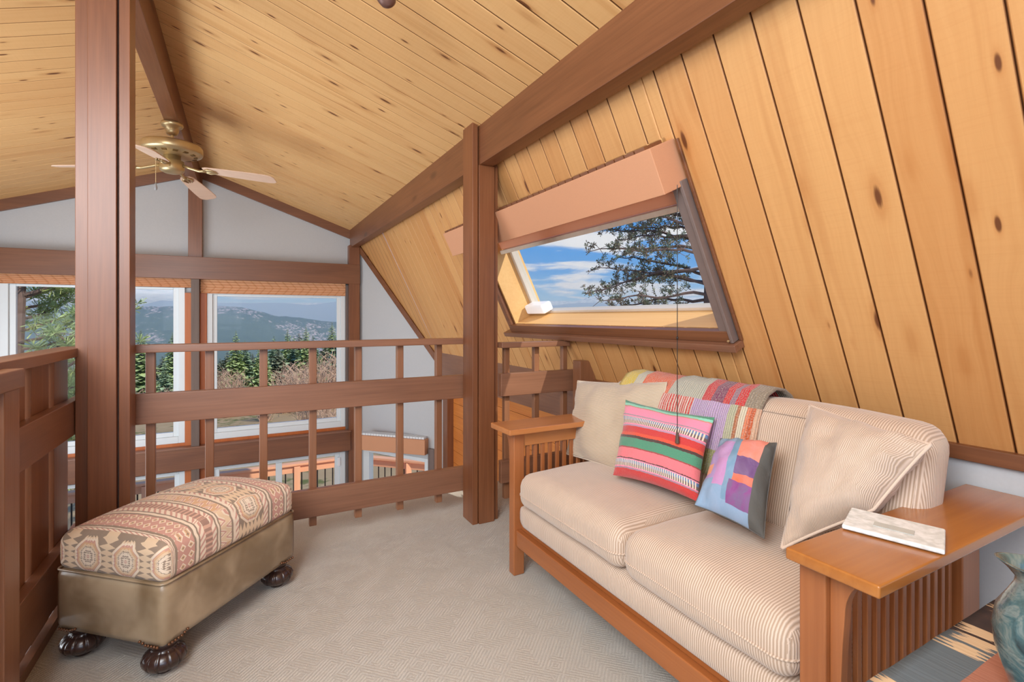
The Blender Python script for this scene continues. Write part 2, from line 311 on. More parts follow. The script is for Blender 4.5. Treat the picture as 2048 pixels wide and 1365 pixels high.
# ---------------------------------------------------------------- object helpers
def wl(o):
    v=Vector((0,0,0))
    while o: v+=o.location; o=o.parent
    return v
class MB:
    def __init__(s): s.v=[];s.f=[];s.uv={};s.mi={};s.sm=False
    def add(s,vs,fs,uvs=None,mi=0):
        b=len(s.v); s.v+=[Vector(p) for p in vs]
        for k,f in enumerate(fs):
            s.f.append([i+b for i in f])
            if uvs: s.uv[len(s.f)-1]=[uvs[i] for i in f] if not isinstance(uvs,dict) else uvs[k]
            if mi: s.mi[len(s.f)-1]=mi
        return s
    def box(s,a,b,mi=0):
        (x0,y0,z0),(x1,y1,z1)=a,b
        x0,x1=min(x0,x1),max(x0,x1);y0,y1=min(y0,y1),max(y0,y1);z0,z1=min(z0,z1),max(z0,z1)
        return s.add([(x0,y0,z0),(x1,y0,z0),(x1,y1,z0),(x0,y1,z0),(x0,y0,z1),(x1,y0,z1),(x1,y1,z1),(x0,y1,z1)],
            [(0,3,2,1),(4,5,6,7),(0,1,5,4),(1,2,6,5),(2,3,7,6),(3,0,4,7)],mi=mi)
    def hexa(s,o,a,b,c):
        """box from corner o with edge vectors a,b,c"""
        o,a,b,c=map(Vector,(o,a,b,c)); P=[o,o+a,o+a+b,o+b,o+c,o+a+c,o+a+b+c,o+b+c]
        F=[(0,3,2,1),(4,5,6,7),(0,1,5,4),(1,2,6,5),(2,3,7,6),(3,0,4,7)]
        if a.cross(b).dot(c)<0: F=[f[::-1] for f in F]
        return s.add(P,F)
    def prism(s,poly,d):
        """extrude a polygon (list of 3-d points) by vector d"""
        n=len(poly); P=[Vector(p) for p in poly]; d=Vector(d)
        nr=(P[1]-P[0]).cross(P[2]-P[1])
        F=[tuple(range(n))[::-1],tuple(range(n,2*n))]+[(i,(i+1)%n,(i+1)%n+n,i+n) for i in range(n)]
        if nr.dot(d)<0: F=[f[::-1] for f in F]
        return s.add(P+[p+d for p in P],F)
    def tube(s,pts,r,n=8,cap=True):
        pts=[Vector(p) for p in pts]; rs=r if isinstance(r,(list,tuple)) else [r]*len(pts)
        V=[];F=[]; up=None
        for i,p in enumerate(pts):
            t=(pts[min(i+1,len(pts)-1)]-pts[max(i-1,0)]).normalized()
            if up is None: up=Vector((0,0,1)) if abs(t.z)<.9 else Vector((1,0,0))
            a=(up-t*up.dot(t)).normalized(); up=a; b=t.cross(a)
            V+=[p+(a*math.cos(2*PI*k/n)+b*math.sin(2*PI*k/n))*rs[i] for k in range(n)]
        for i in range(len(pts)-1):
            F+=[(i*n+k,i*n+(k+1)%n,(i+1)*n+(k+1)%n,(i+1)*n+k) for k in range(n)]
        if cap: F+=[tuple(range(n))[::-1],tuple(range((len(pts)-1)*n,len(pts)*n))]
        return s.add(V,F)
    def lathe(s,c,prof,n=32,fn=None):
        c=Vector(c); V=[];F=[]
        for i,(r,z) in enumerate(prof):
            for k in range(n):
                a=2*PI*k/n; rr=r*(fn(a,i) if fn else 1)
                V.append(c+Vector((rr*math.cos(a),rr*math.sin(a),z)))
        m=len(prof)
        for i in range(m-1): F+=[(i*n+k,i*n+(k+1)%n,(i+1)*n+(k+1)%n,(i+1)*n+k) for k in range(n)]
        F+=[tuple(range(n))[::-1],tuple(range((m-1)*n,m*n))]
        return s.add(V,F)
    def build(s,name,mat,parent=None,smooth=False,bevel=0,world=True,seg=2):
        me=bpy.data.meshes.new(name); off=wl(parent) if (parent and world) else Vector((0,0,0))
        me.from_pydata([tuple(p-off) for p in s.v],[],s.f)
        for m in (mat if isinstance(mat,list) else [mat]): me.materials.append(m)
        if s.uv:
            l=me.uv_layers.new(name='UVMap')
            for fi,p in enumerate(me.polygons):
                if fi in s.uv:
                    for li,q in zip(p.loop_indices,s.uv[fi]): l.data[li].uv=q
        for fi,m in s.mi.items(): me.polygons[fi].material_index=m
        if smooth:
            for p in me.polygons: p.use_smooth=True
        o=bpy.data.objects.new(name,me); COL.objects.link(o)
        if parent: o.parent=parent
        if bevel:
            b=o.modifiers.new('bevel','BEVEL'); b.width=bevel; b.segments=seg; b.limit_method='ANGLE'; b.angle_limit=R(40)
            if not smooth:
                for p in me.polygons: p.use_smooth=True
                w=o.modifiers.new('wn','WEIGHTED_NORMAL'); w.keep_sharp=False
        return o
def tag(o,label=None,cat=None,group=None,kind=None):
    for k,v in (('label',label),('category',cat),('group',group),('kind',kind)):
        if v: o[k]=v
    return o
def thing(name,label,cat,loc,rz=0,group=None):
    o=bpy.data.objects.new(name,None); COL.objects.link(o); o.location=loc; o.rotation_euler=(0,0,rz); o.empty_display_size=.05
    return tag(o,label,cat,group)
def struct(name,mb,mat,label=None,cat=None,**kw):
    return tag(mb.build(name,mat,**kw),label,cat,kind='structure')
def copy_tree(o,parent=None):
    c=o.copy(); COL.objects.link(c); c.parent=parent
    for ch in list(o.children):
        copy_tree(ch,c)
    return c

# ---------------------------------------------------------------- room geometry constants
MS=2.076
def SX(z): return 1.23+(1.92-z)/MS                     # X of the steep wall at height z
nrm=math.hypot(1,1/MS)
EB=Vector((-1/MS/nrm,0,1/nrm)); EN=Vector((-1/nrm,0,-1/MS/nrm)); EY=Vector((0,1,0))
SO=Vector((SX(1.0),0,1.0))
def SP(y,b,n=0.): return SO+EY*y+EB*b+EN*n
def bz(z): return (z-1.0)/EB.z                          # slope distance for a height
ZR,SLC,XRI=2.646,.345,-.415                            # ridge height, ceiling pitch, ridge x
def CZ(x): return ZR-SLC*abs(x-XRI)
BO=Vector((1.209,6.03,0)); BW=Vector((math.cos(R(58)),-math.sin(R(58)),0)); BN=Vector((-math.sin(R(58)),-math.cos(R(58)),0))
LOW=-2.5
def boards(mb,O,U,V,N,rects,w,u_off=0):
    """V-grooved boards: rect = (u0,u1,v0a,v0b,v1)  lower end may slope from u0 to u1"""
    g_=.0035; bv=.0035; dp=.011
    for (u0,u1,va,vb,v1) in rects:
        k=math.floor((u0-u_off)/w+1e-6); cuts=[u0]
        while True:
            c=(k+1)*w+u_off; k+=1
            if c>=u1-1e-6: break
            cuts.append(c)
        cuts.append(u1)
        for a,b in zip(cuts[:-1],cuts[1:]):
            f=lambda u: va+(vb-va)*(u-u0)/(u1-u0)
            prof=[(a,-dp),(a+g_*.4,-dp),(a+g_*.4,-bv),(a+g_+bv*.5,0),(b-g_-bv*.5,0),(b-g_*.4,-bv),(b-g_*.4,-dp),(b,-dp)]
            Vs=[];UV=[]
            for (u,n) in prof:
                for vv in (f(u),v1):
                    Vs.append(O+U*u+V*vv+N*n); UV.append((u-u_off,vv))
            F=[(2*i,2*i+2,2*i+3,2*i+1) for i in range(len(prof)-1)]
            if U.cross(V).dot(N)<0: F=[q[::-1] for q in F]
            mb.add(Vs,F,UV)
# steep board wall on the right with the roof window cut out
SKY0,SKY1,SB0,SB1=1.318,2.982,.066,.80
top=bz(2.10); bot=bz(.735)
mb=MB(); W_=.1222; UO=.0385
def bay_y(z):                                           # where the bay wall meets the steep plane
    return 6.03-(SX(z)-1.209)*math.tan(R(58))
def vlow(y):                                            # lowest slope distance of boards at depth y
    X_=1.209+(6.03-y)/math.tan(R(58)); z=1.92-(X_-1.23)*MS
    return max(bot,bz(z)-.02)
rects=[(-2.5,SKY0,bot,bot,top),(SKY0,SKY1,bot,bot,SB0),(SKY0,SKY1,SB1,SB1,top),(SKY1,4.95,bot,bot,top)]
ys=[4.95+i*.06 for i in range(19)]
for a,b in zip(ys[:-1],ys[1:]):
    if b>6.03: break
    rects.append((a,b,vlow(a),vlow(b),top))
# split continuous strips on the board grid so grooves stay on it
R2=[]
for r_ in rects:
    if r_[0]>=4.95:
        # narrow slanted strips: flat only (no groove at cuts)
        R2.append(r_)
    else: R2.append(r_)
for r_ in R2:
    if r_[0]>=4.95:
        a,b,va,vb,v1=r_
        mb.add([SP(a,va),SP(b,vb),SP(b,v1),SP(a,v1)],[(0,1,2,3)],[(a-UO,va),(b-UO,vb),(b-UO,v1),(a-UO,v1)])
    else: boards(mb,SO,EY,EB,EN,[r_],W_,UO)
# outside skin of the roof, with the window hole
def skin(y0,y1,b0,b1,n0=-.02,n1=-.10):
    mb.hexa(SP(y0,b0,n0),EY*(y1-y0),EB*(b1-b0),EN*(n1-n0))
skin(-2.5,SKY0-.01,bot,top); skin(SKY1+.01,4.9,bot,top); skin(SKY0-.01,SKY1+.01,bot,SB0-.01); skin(SKY0-.01,SKY1+.01,SB1+.01,top); skin(4.9,6.03,bz(1.95),top)
struct('wall_right',mb,PINE_W,'steep knotty pine board wall sloping above the sofa, with the roof window in it','wall')
# ceilings
ca=math.atan(SLC)
for sgn,name in ((1,'ceiling'),(-1,'ceiling_left')):
    mb=MB(); U=Vector((0,1,0)); V=Vector((-sgn*math.cos(ca),0,math.sin(ca))); N=Vector((-sgn*math.sin(ca),0,-math.cos(ca)))
    O=Vector((XRI+sgn*1.525,0,CZ(XRI+1.525))); L=1.525/math.cos(ca)
    boards(mb,O,U,V,N,[(-2.5,6.1,-.12,-.12,L)],.124,.045)
    mb.hexa(O+Vector((0,-2.5,0))-V*.12-N*.02,U*8.9,V*(L+.12),-N*.1)
    struct('ceiling' if sgn>0 else 'ceiling_left_slope',mb,PINE_C,'right-hand slope of the knotty pine board ceiling' if sgn>0 else 'left-hand slope of the knotty pine board ceiling, behind the tall post','ceiling')
# left steep wall (mirror, outside the frame) and the lower side walls
mb=MB(); XL=2*XRI
mb.add([(XL-SX(2.1),-2.5,2.1),(XL-SX(2.1),6.1,2.1),(XL-SX(.7),6.1,.7),(XL-SX(.7),-2.5,.7)],[(0,3,2,1)],[(0,0),(8,0),(8,1.5),(0,1.5)])
mb.box((XL-1.95,-2.5,LOW),(XL-1.80,6.1,.72))
struct('wall_left',mb,WALL)
# floor
mb=MB().box((-.62,-2.5,-.03),(1.80,3.00,0)); struct('floor',mb,CARPET,'beige patterned carpet of the loft','floor')
mb=MB().box((-.62,-2.5,-.30),(1.80,3.00,-.03)); struct('trim_1',mb,BRX)
mb=MB().box((-2.8,-2.5,LOW-.1),(1.95,6.1,LOW)); struct('floor_lower',mb,CARPET)
mb=MB().box((-.60,-.5,0),(-.575,2.60,.035)); struct('baseboard_left',mb,RLY)
# knee wall behind the sofa, its trim and the band beyond the loft
mb=MB().box((1.80,-2.5,0),(1.92,2.42,.74)); struct('wall_knee',mb,WALL,'low grey-white wall behind the sofa','wall')
mb=MB().box((1.775,-2.5,.700),(1.815,2.42,.742)); struct('trim_2',mb,BRY,bevel=.003)
mb=MB().box((1.80,2.42,.46),(1.95,4.98,.755)); struct('trim_3',mb,RLY,bevel=.003)
mb=MB()
for k in range(24):
    z0=.46-(k+1)*.123
    if z0<LOW: break
    mb.box((1.93,2.0,z0+.003),(2.0,4.93,z0+.123))
struct('wall_side',mb,grain('orange_board',rgb(186,96,36),rgb(230,150,70),1,.5,.8,knots=True),'orange pine board wall of the lower room','wall')
mb=MB().box((1.86,4.84,LOW),(1.95,4.97,.46)); struct('trim_4',mb,BRZ,bevel=.003)
# gable wall : polygons around two upper and two lower windows
WY=6.06
def quad(mb,x0,x1,z0,z1): mb.box((x0,WY,z0),(x1,WY+.12,z1))
mb=MB()
XA,XB=-2.7,1.209
mb.prism([(XA,WY,1.40),(XB,WY,1.40),(XB,WY,CZ(XB)+.02),(XRI,WY,ZR+.03),(XA,WY,CZ(XA)+.02)],(0,.12,0))
quad(mb,XA,-1.88,LOW,1.40); quad(mb,-.506,-.315,LOW,1.40); quad(mb,1.06,XB,LOW,1.40)
quad(mb,-1.88,-.506,-.47,-.17); quad(mb,-.315,1.06,-.47,-.17); quad(mb,-1.88,-.506,LOW,-2.35); quad(mb,-.315,1.06,LOW,-2.35)
struct('wall_gable',mb,WALL,'grey-white gable wall at the far end','wall')
# bay wall
def BP(w,z,n=0.): return BO+BW*w+Vector((0,0,z))+BN*n
def bq(mb,w0,w1,z0,z1,n0=0.,n1=-.12): mb.hexa(BP(w0,z0,n0),BW*(w1-w0),Vector((0,0,z1-z0)),BN*(n1-n0))
mb=MB(); 
# top edge follows the steep plane
def zbay(w): X_=1.209+w*BW.x; return 1.92-(X_-1.23)*MS
mb.prism([BP(0,-.42),BP(1.36,-.42),BP(1.36,zbay(1.36)),BP(0,1.95)],-BN*.12)
bq(mb,0,.09,LOW,-.42); bq(mb,1.06,1.36,LOW,-.42); bq(mb,.09,1.06,LOW,-2.35)
struct('wall_bay',mb,WALL,'grey-white angled wall right of the gable','wall')
# rake trims and bay trim
mb=MB()
for sgn in (1,-1):
    xe=XRI+sgn*1.53 if sgn>0 else -2.65
    ze=CZ(xe)
    mb.prism([(XRI,WY-.03,ZR+.01),(xe,WY-.03,ze+.01),(xe,WY-.03,ze-.10),(XRI,WY-.03,ZR-.10)],(0,.03,0))
struct('trim_5',mb,BRX,bevel=.002)
mb=MB(); mb.prism([BP(.0,1.99,0),BP(1.20,zbay(1.20)+.03,0),BP(1.20,zbay(1.20)-.055,0),BP(.0,1.905,0)],BN*.035)
struct('trim_6',mb,BRX,bevel=.002)

# ---------------------------------------------------------------- timber frame
t=thing('purlin_beam','heavy dark-stained beam running above the sofa to the far gable, between flat ceiling boards and steep wall','beam',(1.15,2.4,1.905))
MB().box((1.111,-2.5,1.912),(1.191,6.03,2.19)).build('beam_body',BRY,t,bevel=.003)
t=thing('ridge_beam','dark-stained ridge beam at the peak of the ceiling, carrying the fan','beam',(-.415,3,2.42))
MB().box((-.458,-2.5,2.42),(-.375,6.06,2.66)).build('beam_body',BRY,t,bevel=.003)
t=thing('tie_beam','dark-stained beam crossing the gable above the tall windows','beam',(-.4,6,1.485))
MB().box((-2.7,5.95,1.487),(1.212,6.06,1.712)).build('beam_body',BRX,t,bevel=.003)
t=thing('window_ledge_beam','thick dark ledge beam under the tall gable windows','ledge',(-.4,5.95,-.43))
MB().box((-2.7,5.93,-.43),(1.10,6.06,-.215)).build('ledge_body',BRX,t,bevel=.003)
MB().box((-2.7,5.92,-.215),(1.105,6.06,-.200)).build('ledge_cap',RLX,t,bevel=.002)
def gpost(x0,x1,z0,z1,y0,nm,lab):
    o=MB().box((x0,y0,z0),(x1,WY,z1)).build(nm,BRZ,bevel=.003); return tag(o,lab,'post')
gpost(-.475,-.354,1.712,2.60,5.985,'gable_post','short dark post in the middle of the gable, from tie beam to ridge')
gpost(1.090,1.209,LOW,1.935,5.955,'corner_post','dark post at the right corner of the gable under the end of the heavy beam')
t=thing('mullion_post','dark grey-brown post between the two tall gable windows','post',(-.41,5.97,LOW))
MB().box((-.447,5.945,LOW),(-.376,6.06,1.487)).build('post_body',grain('greyed_post',rgb(84,68,60),rgb(122,102,90),2,.5),t,bevel=.003)
for a,b in ((-.506,-.447),(-.376,-.315)): MB().box((a,6.02,LOW),(b,6.065,1.35)).build('casing',ORW,t,bevel=.002)
t=thing('window_track','dark shade track beside the corner post of the gable','track',(1.075,6.0,0))
for a in (1.062,1.077): MB().box((a,6.00,-2.4),(a+.011,6.06,1.47)).build('channel',TRACK,t,bevel=.001)
def composite(name,lab,x0,yf,mirror,ztop_core,ztop_board,boards_x):
    t=thing(name,lab,'post',(x0,yf,0))
    return t
# middle post : board, core, side board
t=thing('timber_post','dark composite timber post between the sofa and the railing, under the heavy beam','post',(1.15,2.49,0))
MB().box((1.074,2.422,0),(1.1045,2.553,2.142)).build('side_board',BRZ,t,bevel=.002)
MB().box((1.109,2.415,0),(1.199,2.553,1.912)).build('core',BRZ,t,bevel=.002)
MB().box((1.199,2.434,0),(1.229,2.545,1.935)).build('side_board',BRZ,t,bevel=.002)
MB().box((1.103,2.44,0),(1.110,2.54,1.91)).build('spacer',TRACK,t)
t=thing('timber_post','wide dark composite post behind the ottoman, rising past the top of the photo','post',(-.46,2.49,0))
MB().box((-.553,2.442,0),(-.511,2.553,2.60)).build('side_board',BRZ,t,bevel=.002)
MB().box((-.511,2.415,0),(-.424,2.553,2.64)).build('core',BRZ,t,bevel=.002)
MB().box((-.419,2.430,0),(-.384,2.545,2.62)).build('side_board',BRZ,t,bevel=.002)
MB().box((-.425,2.45,0),(-.418,2.54,2.6)).build('spacer',TRACK,t)

# ---------------------------------------------------------------- railings
t=thing('balcony_railing','long dark-stained railing across the loft edge between and beside the two posts','railing',(.35,2.6,0))
RY=2.567
def rail(nm,x0,x1,z0,z1,y0=RY,th=.034,tt=None): MB().box((x0,y0,z0),(x1,y0+th,z1)).build(nm,RLX,tt or t,bevel=.003)
rail('top_rail',-.55,1.20,.952,.985,RY-.012,.075)
rail('middle_rail',-.55,1.20,.652,.780)
rail('bottom_rail',-.55,1.20,.138,.270)
for k in range(7):
    x=-.342+.2160*k
    MB().box((x-.017,RY+.035,.082),(x+.017,RY+.069,.952)).build('baluster',RLZ,t,bevel=.003)
YR2=2.40
rail('top_rail',1.232,1.676,.934,.964,YR2-.012,.07)
rail('middle_rail',1.232,1.752,.671,.795,YR2)
rail('bottom_rail',1.232,1.80,.200,.322,YR2)
for x,zt in ((1.287,.934),(1.478,.934),(1.672,.934)):
    MB().box((x-.016,YR2+.034,.10),(x+.016,YR2+.066,zt)).build('baluster',RLZ,t,bevel=.003)
mb=MB(); yy0,yy1=2.30,2.372
mb.prism([(1.683,yy0,0),(1.79,yy0,0),(1.79,yy0,.80),(SX(.853)-.003,yy0,.853),(1.683,yy0,.853)],(0,yy1-yy0,0))
tag(mb.build('newel_post',RLZ,bevel=.002),'short dark newel post against the sloping wall behind the beige pillow','post')
t=thing('stair_railing','dark-stained railing with wide upright boards left of the ottoman','railing',(-.57,1.9,0))
def raily(nm,x0,x1,y0,y1,z0,z1): MB().box((x0,y0,z0),(x1,y1,z1)).build(nm,RLY,t,bevel=.003)
raily('top_rail',-.630,-.545,.9,2.60,.950,.984)
raily('middle_rail',-.590,-.555,.9,2.58,.655,.785)
raily('bottom_rail',-.590,-.555,.9,2.58,.115,.280)
for k in range(7):
    y=1.05+.2165*k
    mb=MB().box((-.625,y,.05),(-.590,y+.165,.95)); mb.build('board_baluster',RLZ,t,bevel=.003)
t=thing('newel_post','nearer newel post with a square cap at the left edge of the photo','post',(-.53,1.7,0))
MB().box((-.545,1.655,0),(-.507,1.752,.917)).build('shaft',RLZ,t,bevel=.003)
MB().box((-.544,1.60,.917),(-.50,1.762,.967)).build('cap',RLY,t,bevel=.004)

# ---------------------------------------------------------------- gable windows
def window(name,lab,x0,x1,z0,z1,y,fw,fb,mull=None,handle=False):
    t=thing(name,lab,'window',((x0+x1)/2,y,z0)); t['kind']='structure'
    mb=MB()
    for (a,b,c,d) in ((x0,x0+fw*.55,z0,z1),(x1-fw*.55,x1,z0,z1),(x0+fw*.55,x1-fw*.55,z1-.02,z1),(x0+fw*.55,x1-fw*.55,z0,z0+fb*.6)): mb.box((a,y-.01,c),(b,y+.06,d))
    mb.build('window_frame',VINYL,t,bevel=.003)
    mb=MB(); a0,a1,c0,c1=x0+fw*.55,x1-fw*.55,z0+fb*.6,z1-.02
    for (a,b,c,d) in ((a0+.0005,a0+fw*.45,c0,c1),(a1-fw*.45,a1-.0005,c0,c1),(a0+fw*.45,a1-fw*.45,c1-.02,c1),(a0+fw*.45,a1-fw*.45,c0,c0+fb*.4)): mb.box((a,y+.012,c),(b,y+.05,d))
    if mull: mb.box((mull[0],y+.0,c0+fb*.4),(mull[1],y+.055,c1-.02))
    sh=mb.build('sash',VINYL,t,bevel=.003)
    MB().box((a0+.01,y+.028,c0+.01),(a1-.01,y+.032,c1-.01)).build('pane',GLASS,sh)
    if handle: MB().box((x1-.085,y-.02,-.62),(x1-.055,y+.01,-.52)).build('latch',WHITEP,t,bevel=.003)
window('window_1','tall white-framed gable window left of the middle post',-1.88,-.506,-.17,1.42,6.045,.10,.11)
window('window_2','tall white-framed gable window right of the middle post',-.315,1.06,-.17,1.36,6.045,.09,.11)
window('window_3','lower white-framed window under the ledge at the left',-1.88,-.506,-2.35,-.46,6.045,.09,.08)
window('window_4','lower white-framed sliding door under the ledge at the right',-.315,1.06,-2.35,-.46,6.045,.11,.08,mull=(.33,.392),handle=True)
mb=MB()
for (a,b,c,d) in ((-1.88,-.506,-.2,-.17),(-.315,1.06,-.2,-.17)): mb.box((a,6.03,c),(b,6.07,d))
struct('trim_7',mb,ORW)
# pleated shades under the tie beam
def shade(x0,x1,z0,z1,lab):
    mb=MB(); n=5; y0=6.012; V=[];F=[];
    for i in range(2*n+1):
        z=z0+(z1-z0)*i/(2*n); y=y0-(0 if i%2 else .012)
        V+=[(x0,y,z),(x1,y,z)]
    m=len(V); V+=[(p[0],6.04,p[2]) for p in V]
    for i in range(2*n):
        F.append((2*i,2*i+1,2*i+3,2*i+2)); F.append((m+2*i,m+2*i+2,m+2*i+3,m+2*i+1))
        F.append((2*i,2*i+2,m+2*i+2,m+2*i)); F.append((2*i+1,m+2*i+1,m+2*i+3,2*i+3))
    F.append((0,m,m+1,1)); F.append((4*n,4*n+1,m+4*n+1,m+4*n))
    mb.add(V,F); tag(mb.build('pleated_shade',SHADE),lab,'window shade')
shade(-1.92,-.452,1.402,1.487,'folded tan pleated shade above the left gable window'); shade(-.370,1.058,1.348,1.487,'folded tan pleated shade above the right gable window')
# bay window with cornice box
t=thing('window_5','white-framed window under the salmon cornice in the angled wall','window',tuple(BP(.5,-2.35))); t['kind']='structure'
mb=MB(); bq(mb,.09,.18,-2.35,-.42,.01,-.06); bq(mb,1.00,1.06,-2.35,-.42,.01,-.06); bq(mb,.18,1.0,-.46,-.42,.01,-.06); bq(mb,.18,1.0,-2.35,-2.27,.01,-.06)
mb.build('window_frame',VINYL,t,bevel=.003)
mb=MB(); bq(mb,.17,1.01,-2.30,-.45,-.03,-.034); mb.build('pane',GLASS,t)
mb=MB(); bq(mb,1.063,1.085,LOW,-.30,.03,0); bq(mb,1.095,1.15,LOW,-.30,.04,0); mb.build('track',TRACK,t)
D=Vector((-.7071,.7071,0)); E_=Vector((.7071,.7071,0)); F0=Vector((1.702,5.083,-.362))
t=thing('cornice_box','salmon fabric cornice box over the lower angled window','cornice',tuple(F0))
MB().hexa(F0,D*.86,E_*.13,Vector((0,0,.162))).build('box_body',SALMON,t,bevel=.004)
mb=MB()
for i in range(24): mb.hexa(F0+D*(.02+i*.034)+Vector((0,0,.163))+E_*.02,D*.030,E_*.10,Vector((0,0,.022)))
mb.build('pleats',VINYL,t)

# ---------------------------------------------------------------- roof window
t=thing('window_6','wide wood-lined roof window in the steep board wall above the sofa','window',tuple(SP(2.1,0))); t['kind']='structure'
def sbox(mb,y0,y1,b0,b1,n0,n1): mb.hexa(SP(y0,b0,n0),EY*(y1-y0),EB*(b1-b0),EN*(n1-n0)); return mb
DG=-.18
mb=MB(); sbox(mb,SKY0-.02,SKY1+.02,SB0-.02,SB0,-.24,.0); sbox(mb,SKY0-.02,SKY1+.02,SB1,SB1+.02,-.24,.0); sbox(mb,SKY0-.02,SKY0,SB0,SB1,-.24,.0); sbox(mb,SKY1,SKY1+.02,SB0,SB1,-.24,.0)
mb.build('jamb',WELL,t)
mb=MB(); f=.028
sbox(mb,SKY0,SKY1,SB0,SB0+.016,DG-.03,DG+.02); sbox(mb,SKY0,SKY1,SB1-f,SB1,DG-.03,DG+.02); sbox(mb,SKY0,SKY0+.022,SB0,SB1,DG-.03,DG+.02); sbox(mb,SKY1-.03,SKY1,SB0,SB1,DG-.03,DG+.02)
mb.build('sash',plain('putty_sash',rgb(206,192,176),.4,nz=.02),t,bevel=.003)
mb=MB(); sbox(mb,SKY0+.01,SKY1-.01,SB0+.01,SB1-.01,DG-.007,DG-.003); mb.build('pane',GLASS,t)
mb=MB(); sbox(mb,1.245,3.115,-.012,.018,.0,.055); mb.build('window_sill',RLY,t,bevel=.003)
mb=MB(); sbox(mb,1.275,3.045,.018,.064,.0,.030); mb.build('apron',BRY,t,bevel=.003)
mb=MB(); sbox(mb,3.0,3.045,.064,.80,.0,.030); sbox(mb,1.240,1.253,.018,.80,.0,.012); mb.build('casing',BRY,t,bevel=.003)
t=thing('shade_track','dark channel down the near side of the roof window','track',tuple(SP(1.28,.03)))
for (a,b,n0,n1) in ((1.257,1.272,0,.040),(1.276,1.318,0,.026)): sbox(MB(),a,b,.02,.66,n0,n1).build('channel',TRACK,t,bevel=.003)
MB().lathe(SP(1.268,.035,.05),[(.004,-.004),(.006,0),(.004,.004)],10).build('brass_pin',BRASS,t)
t=thing('shade_headbox','salmon fabric valance box across the top of the roof window','valance',tuple(SP(2.2,.66)))
sbox(MB(),1.262,3.23,.640,.805,.0,.126).build('box_body',SALMON,t,bevel=.003)
mb=MB(); n=36
for i in range(n):
    y=1.30+i*(1.93/n); mb.hexa(SP(y,.805,.02),EY*(1.7/n),EB*.012,EN*.09)
mb.build('folded_pleats',BRY,t)
mb=MB(); k=4
for i in range(k): sbox(mb,SKY0+.012,SKY1-.012,.56+i*.055,.56+i*.055+.053,-.13,-.105)
tag(mb.build('pleated_shade',SALSH,bevel=.008),'rolled-up salmon pleated shade inside the roof window, under the valance','window shade')
o=sbox(MB(),SKY0+.012,SKY1-.012,.532,.558,-.145,-.09).build('bottom_bar',plain('putty_bar',rgb(214,198,180),.4),t,bevel=.004)
mb=MB()
p=SP(2.84,.088,-.172)
sbox(mb,2.74,2.965,.085,.150,-.178,-.095); o=mb.build('opener_cover',WHITEP,bevel=.014,seg=3); tag(o,'white plastic opener housing in the lower left corner of the roof window','window opener')
# pull cord
t=thing('pull_cord','thin dark pull cord with a small tassel hanging from the roof window shade','cord',(1.30,1.224,.673))
MB().tube([(1.30,1.224,1.55),(1.30,1.224,.70)],.0014,6).build('cord',BLACKM,t)
MB().lathe((1.30,1.224,.673),[(.0075,0),(.0075,.004),(.0045,.034),(.003,.036)],12).build('tassel',plain('tassel_brown',rgb(92,70,56),.5),t,smooth=False)
MB().lathe((1.30,1.224,1.03),[(.002,-.006),(.004,0),(.002,.006)],10).build('bead',BLACKM,t,smooth=True)

# ---------------------------------------------------------------- ceiling fan
FX,FY=-.415,4.08
t=thing('ceiling_fan','brass ceiling fan with pale wooden blades hanging from the ridge beam','fan',(FX,FY,2.42))
MB().lathe((FX,FY,0),[(.062,2.42),(.066,2.405),(.060,2.392),(.044,2.385),(.036,2.355),(.030,2.338),(.012,2.335)],32).build('canopy',BRASS,t,smooth=True)
MB().tube([(FX,FY,2.345),(FX,FY,2.27)],.010,12).build('downrod',BRASS,t)
MB().lathe((FX,FY,0),[(.02,2.285),(.10,2.282),(.172,2.270),(.180,2.258),(.181,2.225),(.176,2.214),(.150,2.205),(.11,2.195),(.02,2.195)],48).build('motor_housing',BRASS,t,smooth=True)
mb=MB()
for k in range(14):
    a=2*PI*k/14; c_=Vector((FX+.135*math.cos(a),FY+.135*math.sin(a),2.1985)); r_=Vector((math.cos(a),math.sin(a),0)); s_=Vector((-math.sin(a),math.cos(a),0))
    mb.hexa(c_-r_*.012-s_*.014,r_*.024,s_*.028,Vector((0,0,.006)))
tag(mb.build('vent_slots',plain('vent_shadow',rgb(110,84,44),.5,metal=.5),t),kind='stuff')
MB().lathe((FX,FY,0),[(.05,2.196),(.052,2.165),(.07,2.160),(.072,2.105),(.068,2.092),(.045,2.080),(.01,2.078)],32).build('switch_housing',BRASS,t,smooth=True)
for ang,L in ((-21,.665),(73,.66),(172,.64),(262,.64)):
    a=R(ang); rx=Vector((math.cos(a),math.sin(a),0)); ry=Vector((-math.sin(a),math.cos(a),0)); pit=R(-11)
    wv=(ry*math.cos(pit)+Vector((0,0,1))*math.sin(pit)); up=rx.cross(wv)
    C0=Vector((FX,FY,2.105))
    def P_(r_,w_,h_=0): return C0+rx*r_+wv*w_+up*h_-Vector((0,0,.05*(r_-.2)/.45 if r_>.2 else 0))
    out=[(.20,-.030),(.23,-.044),(.36,-.054),(.52,-.060),(L-.05,-.060),(L-.018,-.052),(L,-.030),(L,.030),(L-.018,.052),(L-.05,.060),(.52,.060),(.36,.054),(.23,.044),(.20,.030)]
    b_=MB(); b_.prism([P_(r_,w_) for r_,w_ in out],up*.006); bl=b_.build('fan_blade',BLADEM,t,bevel=.0015)
    irn=MB(); irn.tube([C0+rx*.06+Vector((0,0,.03)),C0+rx*.11+Vector((0,0,.012)),C0+rx*.17+Vector((0,0,-.006)),P_(.215,0,-.004)],[.010,.009,.009,.012],8)
    for sg in (-1,0,1): irn.tube([P_(.20,sg*.004,-.006),P_(.235,sg*.030,-.006),P_(.285,sg*.012,-.006)],[.006,.007,.004],6)
    irn.build('blade_iron',BRASS,bl,smooth=True)
